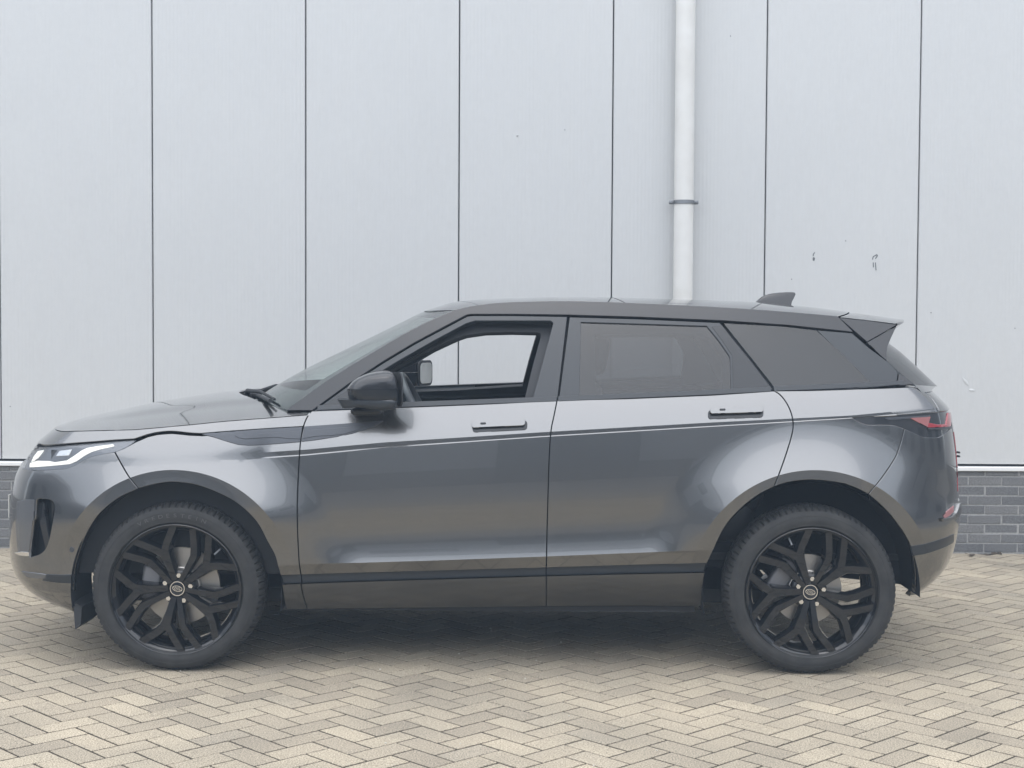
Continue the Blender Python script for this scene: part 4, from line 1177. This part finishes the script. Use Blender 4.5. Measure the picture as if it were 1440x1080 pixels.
# door cards close the flanks from inside
card = lambda x, z, zn=0: (x, -0.80, z)
both(skin([(-1.0, 0.30), (-0.92, 0.55), (-0.86, 1.085), (0.5, 1.12), (1.02, 1.15), (1.0, 0.92), (0.83, 0.62), (0.74, 0.3)], card, h=0.2, gap=0, rim=0.0), 'door_card', interior, car)
both(skin([(1.02, 0.85), (1.02, 1.15), (1.58, 1.17), (1.58, 0.85)], lambda x, z, zn=0: (x, -0.70, z), h=0.2, gap=0, rim=0), 'boot_trim', interior, car)
mb = MB()
mb.box(-0.95, 0.72, -0.79, 0.79, 0.31, 0.34); mb.box(0.72, 1.75, -0.60, 0.60, 0.44, 0.47); mb.build('cabin_floor', interior, car)
mb = MB(); mb.add(*rbox((-0.86, 0, 0.92), (0.34, 1.54, 0.30), 0.05, 4)); mb.build('dashboard', interior, car, 40)
mb = MB(); mb.box(-1.98, -1.0, -0.80, 0.80, 0.40, 0.93); mb.build('engine_bay', matte, car)
mb = MB(); mb.add(*rbox((0.1, 0, 0.5), (1.5, 0.2, 0.3), 0.03)); mb.build('centre_console', interior, car, 40)
for sy in (-0.37, 0.37):
    mb = MB(); mb.add(*rbox((-0.02, sy, 0.62), (0.52, 0.5, 0.18), 0.06, 4)); st = mb.build('front_seat', leather, car, 60)
    mb = MB(); mb.add(*rbox((0.27, sy, 0.93), (0.14, 0.48, 0.62), 0.06, 4, Matrix.Rotation(R(16), 3, 'Y'))); mb.build('backrest', leather, st, 60)
    mb = MB(); mb.add(*rbox((0.385, sy, 1.345), (0.10, 0.27, 0.19), 0.045, 4, Matrix.Rotation(R(10), 3, 'Y'))); mb.build('headrest', leather, st, 60)
mb = MB(); mb.add(*rbox((0.83, 0, 0.62), (0.5, 1.3, 0.2), 0.06, 4)); mb.add(*rbox((1.12, 0, 0.94), (0.15, 1.3, 0.6), 0.06, 4, Matrix.Rotation(R(20), 3, 'Y'))); rsn = mb.build('rear_seat', leather, car, 60)
for sy in (-0.4, 0.4):
    mb = MB(); mb.add(*rbox((1.24, sy, 1.22), (0.09, 0.26, 0.14), 0.04, 4)); mb.build('headrest', leather, rsn, 60)
# steering wheel
mb = MB(); cw = np.array([-0.425, -0.37, 1.085]); ax = Matrix.Rotation(R(-27), 3, 'Y')
def torus_pts(R1, r1, n1=48, n2=10):
    vs = []; fs = []
    for i in range(n1):
        a = 2 * math.pi * i / n1
        for j in range(n2):
            b = 2 * math.pi * j / n2; rr = R1 + r1 * math.cos(b)
            v = ax @ Vector((r1 * math.sin(b), rr * math.cos(a), rr * math.sin(a)))
            vs.append(tuple(cw + np.array(v)))
            fs.append((i * n2 + j, i * n2 + (j + 1) % n2, ((i + 1) % n1) * n2 + (j + 1) % n2, ((i + 1) % n1) * n2 + j))
    return vs, fs
mb.add(*torus_pts(0.178, 0.0165)); sw = mb.build('steering_wheel', rimleather, car, 179)
mb = MB(); mb.add(*rbox(tuple(cw + np.array([-0.03, 0, -0.01])), (0.06, 0.14, 0.12), 0.03, 3, ax))
for a in (0, 180, 270):
    q = cw + np.array(ax @ Vector((-0.01, 0.1 * math.cos(R(a)), 0.1 * math.sin(R(a))))); mb.add(*rbox(tuple(q), (0.025, 0.13 if a != 270 else 0.05, 0.04 if a != 270 else 0.13), 0.01, 2, ax))
mb.build('wheel_hub', interior, sw, 40)
mb = MB(); p = unproj(575, 462, 0); mb.add(*rbox((p[0] + 0.05, 0.0, 1.375), (0.04, 0.24, 0.07), 0.02, 3)); mb.build('rear_view_mirror', interior, car, 40)

# ------------------------------------------------------------------ underside, arches, mud flaps
mb = MB(); mb.box(-1.80, -1.0, -0.56, 0.56, 0.235, 0.30); mb.box(-1.0, 0.80, -0.76, 0.76, 0.235, 0.30); mb.box(0.80, 1.15, -0.56, 0.56, 0.24, 0.30); mb.box(1.15, 1.70, -0.58, 0.58, 0.38, 0.43); mb.build('underbody', matte, car)
mb = MB(); mb.box(WHX[0] - 0.03, WHX[0] + 0.05, -0.72, 0.72, 0.27, 0.40); mb.box(WHX[1] - 0.04, WHX[1] + 0.04, -0.72, 0.72, 0.28, 0.36); mb.build('axle', matte, car)
for k in (0, 1):
    rr = (0.455, 0.468)[k]; mb = MB(); n_ = 40
    a0_, a1_ = ((-12, 190), (-2, 192))[k]
    th = [R(a0_ + (a1_ - a0_) * i / n_) for i in range(n_ + 1)]
    sq = 0.985
    P = [(WHX[k] + sq * (rr if True else 0) * math.cos(t), WHZ + rr * math.sin(t)) for t in th]
    vs = [(x, -0.915, z) for x, z in P] + [(x, -0.60, z) for x, z in P] + [(WHX[k] + (x - WHX[k]) * 0.2, -0.58, WHZ + max(0.0, (z - WHZ)) * 0.3 + 0.02) for x, z in P]
    m_ = n_ + 1
    mb.add(vs, [(i, i + 1, m_ + i + 1, m_ + i) for i in range(n_)] + [(m_ + i, m_ + i + 1, 2 * m_ + i + 1, 2 * m_ + i) for i in range(n_) if P[i][1] > 0.42 or (k == 1 and P[i][0] > WHX[1] + 0.3)])
    both(mb, 'arch_liner', liner, car, 60)
fl = [xz(u, v, -0.86) for u, v in [(105, 845), (117, 852), (115.5, 877), (107.5, 884)]]
mb = MB(); mb.add([(x, -0.88, z) for x, z in fl] + [(x + 0.01, -0.66, z) for x, z in fl], [(0, 1, 2, 3), (4, 7, 6, 5), (0, 4, 5, 1), (1, 5, 6, 2), (2, 6, 7, 3), (3, 7, 4, 0)]); both(mb, 'mud_flap', matte, car, None)

# ------------------------------------------------------------------ wheels
RT, RR = 0.3675, 0.2765
Y_OUT = 0.932     # outermost tyre bulge
def lathe(prof, cx, seg=96, groove=None, flat=False):
    """prof: (radius, y) pairs, y negative = outwards on the near side"""
    mb = MB(); n_ = len(prof); vs = []
    for i in range(seg):
        a = 2 * math.pi * i / seg
        for j, (r, y) in enumerate(prof):
            if groove: r = r - groove(i, j)
            x, z = cx + r * math.cos(a), WHZ + r * math.sin(a)
            if flat and z < WHZ: z = WHZ + (z - WHZ) * (1 - 0.045 * min(1, (WHZ - z) / 0.25) ** 2)
            if flat and z < 0.0: z = 0.0005
            vs.append((x, y, z))
    fs = [(i * n_ + j, i * n_ + j + 1, ((i + 1) % seg) * n_ + j + 1, ((i + 1) % seg) * n_ + j) for i in range(seg) for j in range(n_ - 1)]
    mb.add(vs, fs)
    return mb
ty = Y_OUT
tyre_prof = [(0.262, -ty + 0.034), (0.276, -ty + 0.022), (0.2795, -ty + 0.014), (0.286, -ty + 0.0055), (0.2885, -ty + 0.0030), (0.2905, -ty + 0.0032), (0.300, -ty + 0.0010), (0.308, -ty), (0.318, -ty + 0.0005), (0.3275, -ty + 0.003), (0.3285, -ty + 0.0022), (0.331, -ty + 0.0030), (0.340, -ty + 0.0065),
             (0.349, -ty + 0.013), (0.355, -ty + 0.020), (0.360, -ty + 0.029), (0.3635, -ty + 0.040), (0.3665, -ty + 0.056), (RT, -ty + 0.07), (RT - 0.007, -ty + 0.072), (RT - 0.007, -ty + 0.080), (RT, -ty + 0.082), (RT, -ty + 0.112), (RT - 0.007, -ty + 0.114), (RT - 0.007, -ty + 0.122), (RT, -ty + 0.124), (RT, -ty + 0.16), (0.360, -ty + 0.205), (0.345, -ty + 0.225), (0.31, -ty + 0.235), (0.26, -ty + 0.20)]
def lug(i, j):
    if 14 <= j <= 17 and i % 4 == 0: return 0.0065
    if 18 <= j <= 27 and i % 4 == 2: return 0.003
    return 0.0
rim_prof = [(0.262, -ty + 0.036), (0.2760, -ty + 0.020), (0.2795, -ty + 0.010), (0.2790, -ty + 0.0050), (0.2765, -ty + 0.0030), (0.2735, -ty + 0.0050), (0.2715, -ty + 0.014), (0.2600, -ty + 0.022), (0.2480, -ty + 0.045), (0.2400, -ty + 0.09), (0.2380, -ty + 0.15), (0.2480, -ty + 0.19), (0.2560, -ty + 0.20)]
# one spoke group, in units of the rim radius, for the 6 o'clock position (x right, y down)
ARMS = [
    ([(-0.052, 0.13), (-0.115, 0.36), (-0.172, 0.555), (-0.20, 0.60)], [0.050, 0.060, 0.085, 0.080]),
    ([(-0.165, 0.555), (-0.30, 0.665), (-0.55, 0.82)], [0.062, 0.060, 0.060]),
    ([(-0.155, 0.56), (-0.06, 0.735), (0.095, 0.985)], [0.066, 0.058, 0.056]),
    ([(0.030, 0.13), (0.060, 0.38), (0.088, 0.565), (0.155, 0.672), (0.345, 0.905)], [0.042, 0.048, 0.058, 0.056, 0.058]),
]
def spoke_depth(r):
    """outward offset of the spoke face from the tyre bulge plane"""
    return 0.016 + 0.020 * (1 - min(1, r / 0.95)) ** 1.2
def arm_mesh(mb, pts, wid, rot, cx):
    P = np.array([np.array(pts[i]) + (np.array(pts[i + 1]) - np.array(pts[i])) * t for i in range(len(pts) - 1) for t in (0, 0.94)] + [pts[-1]]); P_ = P; Wd = [wid[i] + (wid[i + 1] - wid[i]) * t for i in range(len(pts) - 1) for t in (0, 0.94)] + [wid[-1]]
    cr, sr = math.cos(rot), math.sin(rot); m_ = 6; vs = []
    for i, p in enumerate(P):
        t = P[min(i + 1, len(P) - 1)] - P[max(i - 1, 0)]; t = t / np.linalg.norm(t); nrm = np.array([-t[1], t[0]])
        r = np.linalg.norm(p); y0 = -ty + spoke_depth(r)
        for o_, dy in ((-1.35, 0.050), (-1.04, 0.008), (-0.86, 0.0), (0.86, 0.0), (1.04, 0.008), (1.35, 0.050)):
            q = (p + nrm * o_ * Wd[i]) * RR
            x, yd = q[0] * cr - q[1] * sr, q[0] * sr + q[1] * cr
            vs.append((cx + x, y0 + dy, WHZ - yd))
    fs = [(i * m_ + j, i * m_ + j + 1, (i + 1) * m_ + j + 1, (i + 1) * m_ + j) for i in range(len(P) - 1) for j in range(m_ - 1)]
    fs += [tuple(range(m_)), tuple((len(P) - 1) * m_ + j for j in range(m_))[::-1]]
    mb.add(vs, fs)
def disc_mesh(cx, r0, r1, y0, y1, seg=64):
    mb = MB(); vs = []
    for i in range(seg):
        a = 2 * math.pi * i / seg
        for r, y in ((r0, y0), (r1, y0), (r1, y1), (r0, y1)): vs.append((cx + r * math.cos(a), y, WHZ + r * math.sin(a)))
    mb.add(vs, [(i * 4 + j, i * 4 + (j + 1) % 4, ((i + 1) % seg) * 4 + (j + 1) % 4, ((i + 1) % seg) * 4 + j) for i in range(seg) for j in range(4)])
    return mb
def text_mesh(body, size, depth):
    cu = bpy.data.curves.new('t', 'FONT'); cu.body = body; cu.size = size; cu.extrude = depth; cu.align_x = 'CENTER'; cu.align_y = 'CENTER'
    ob = bpy.data.objects.new('t', cu); COL.objects.link(ob)
    dg = bpy.context.evaluated_depsgraph_get(); me = bpy.data.meshes.new_from_object(ob.evaluated_get(dg))
    v = [tuple(p.co) for p in me.vertices]; f = [tuple(p.vertices) for p in me.polygons]
    bpy.data.objects.remove(ob); bpy.data.curves.remove(cu); bpy.data.meshes.remove(me)
    return v, f
letters = {c: text_mesh(c, 0.030, 0.0007) for c in set('VREDESTEIN')}
tx1, tx2 = text_mesh('LAND', 0.011, 0.0004), text_mesh('ROVER', 0.011, 0.0004)
for k in (0, 1):
    cx = WHX[k]
    wh = both(lathe(rim_prof, cx, 96), 'wheel', wheelblk, car, 35)
    both(lathe(tyre_prof, cx, 320, lug, True), 'tyre', rubber, wh, 30)
    for j in range(5):
        mb = MB(); rot = -R(72 * j)
        for pts, wid in ARMS: arm_mesh(mb, pts, wid, rot, cx)
        both(mb, 'spoke', wheelblk, wh, 30)
    # hub: dished disc with five bolt pockets
    hp = [(0.0, -ty + 0.044), (0.040, -ty + 0.044), (0.046, -ty + 0.047), (0.066, -ty + 0.052), (0.074, -ty + 0.058), (0.080, -ty + 0.075), (0.082, -ty + 0.12)]
    both(lathe(hp, cx, 48), 'wheel_hub', wheelblk, wh, 30)
    for j in range(5):
        a = R(90 - 7 + 72 * j); bx, bz = cx + 0.0570 * math.cos(a), WHZ + 0.0570 * math.sin(a)
        mb = MB(); vs = []
        for (rr_, y) in ((0.0122, -ty + 0.058), (0.0122, -ty + 0.037), (0.0102, -ty + 0.0335)):
            vs += [(bx + rr_ * math.cos(R(60 * q)), y, bz + rr_ * math.sin(R(60 * q))) for q in range(6)]
        mb.add(vs, [(i * 6 + q, i * 6 + (q + 1) % 6, (i + 1) * 6 + (q + 1) % 6, (i + 1) * 6 + q) for i in range(2) for q in range(6)] + [tuple(range(12, 18))])
        both(mb, 'wheel_nut', chrome, wh, None)
    cp = disc_mesh(cx, 0.028, 0.0315, -ty + 0.036, -ty + 0.048, 40); both(cp, 'cap_ring', chrome, wh, 40)
    cp = lathe([(0.0, -ty + 0.038), (0.022, -ty + 0.0385), (0.028, -ty + 0.040), (0.028, -ty + 0.05)], cx, 36); both(cp, 'centre_cap', gloss, wh, 40)
    mb = MB(); vs = []
    for i in range(40):
        a = 2 * math.pi * i / 40
        for (ra, rb2, y) in ((0.0215, 0.0125, -ty + 0.0365), (0.0190, 0.0102, -ty + 0.0365), (0.0190, 0.0102, -ty + 0.0385), (0.0215, 0.0125, -ty + 0.0385)):
            x_, z_ = ra * math.cos(a), rb2 * math.sin(a); ti = R(-12)
            vs.append((cx + x_ * math.cos(ti) - z_ * math.sin(ti), y, WHZ + x_ * math.sin(ti) + z_ * math.cos(ti)))
    mb.add(vs, [(i * 4 + j, i * 4 + (j + 1) % 4, ((i + 1) % 40) * 4 + (j + 1) % 4, ((i + 1) % 40) * 4 + j) for i in range(40) for j in range(4)])
    ti = R(-12)
    for (tv, tf_), dz, dx in ((tx1, 0.0035, -0.003), (tx2, -0.0045, 0.003)):
        mb.add([(cx + (x + dx) * math.cos(ti) - (y + dz) * math.sin(ti), -ty + 0.0367 - z, WHZ + (x + dx) * math.sin(ti) + (y + dz) * math.cos(ti)) for x, y, z in tv], [f[::-1] for f in tf_])
    mb.build('cap_emblem', chrome, wh[0], None)
    # valve
    va = R((43, 112)[k]); mb = MB(); vr = 0.225
    p0 = np.array([cx + (vr + 0.02) * math.cos(va), -ty + 0.05, WHZ + (vr + 0.02) * math.sin(va)]); p1 = p0 + np.array([-0.03 * math.cos(va), -0.012, -0.03 * math.sin(va)])
    tube(mb, [p0, p1], 0.0042, 8); mb.build('valve', steel, wh[0], 40)
    # sidewall lettering
    if k == 0:
        mb = MB(); word = 'VREDESTEIN'
        for i, c in enumerate(word):
            a = R(118 - 5.6 * i); rr_ = 0.3165; ang = a - R(90)
            for (v_, f_) in (letters[c],):
                mb.add([(cx + rr_ * math.cos(a) + x * math.cos(ang) - y * 0.75 * math.sin(ang), -ty - 0.0012 - z, WHZ + rr_ * math.sin(a) + x * math.sin(ang) + y * 0.75 * math.cos(ang)) for x, y, z in v_], f_)
        lett = mat('raised tyre lettering', (0.075, 0.073, 0.07), 0.6)
        mb.build('tyre_lettering', lett, wh[0], None)
    # brakes
    rd_ = (0.165, 0.150)[k]
    bd = both(disc_mesh(cx, 0.085, rd_, -0.815, -0.79), 'brake_disc', disc, car, 40)
    both(lathe([(0.0, -0.845), (0.075, -0.845), (0.085, -0.84), (0.087, -0.79)], cx, 40), 'disc_bell', disc, bd, 30)
    ca = R((172, 150)[k]); mb = MB(); q = (cx + 0.125 * math.cos(ca), -0.815, WHZ + 0.125 * math.sin(ca))
    mb.add(*rbox(q, (0.085, 0.07, 0.15), 0.015, 3, Matrix.Rotation(-(ca - math.pi), 3, 'Y'))); both(mb, 'brake_caliper', caliper, car, 40)
    both(disc_mesh(cx, 0.03, 0.10, -0.78, -0.70, 24), 'hub_carrier', matte, car, 40)

# ------------------------------------------------------------------ thin volume round everything, added as lens glare that lifts the blacks
hm = bpy.data.materials.new('thin haze'); hm.use_nodes = True; hm.node_tree.nodes.clear()
ho = hm.node_tree.nodes.new('ShaderNodeOutputMaterial'); hv_ = hm.node_tree.nodes.new('ShaderNodeVolumePrincipled')
hv_.inputs['Color'].default_value = (0.60, 0.78, 1.0, 1); hv_.inputs['Density'].default_value = 0.0047; hv_.inputs['Anisotropy'].default_value = 0.0
hm.node_tree.links.new(hv_.outputs[0], ho.inputs['Volume'])
mb = MB(); mb.box(-72, 72, -72, 72, -1.1, 9.2)
hz_ = mb.build('glare_veil', hm); tag(hz_, 'thin pale veil over the yard, added to lift the blacks like lens glare', 'glare_veil', kind='stuff')
SC.cycles.volume_bounces = 1
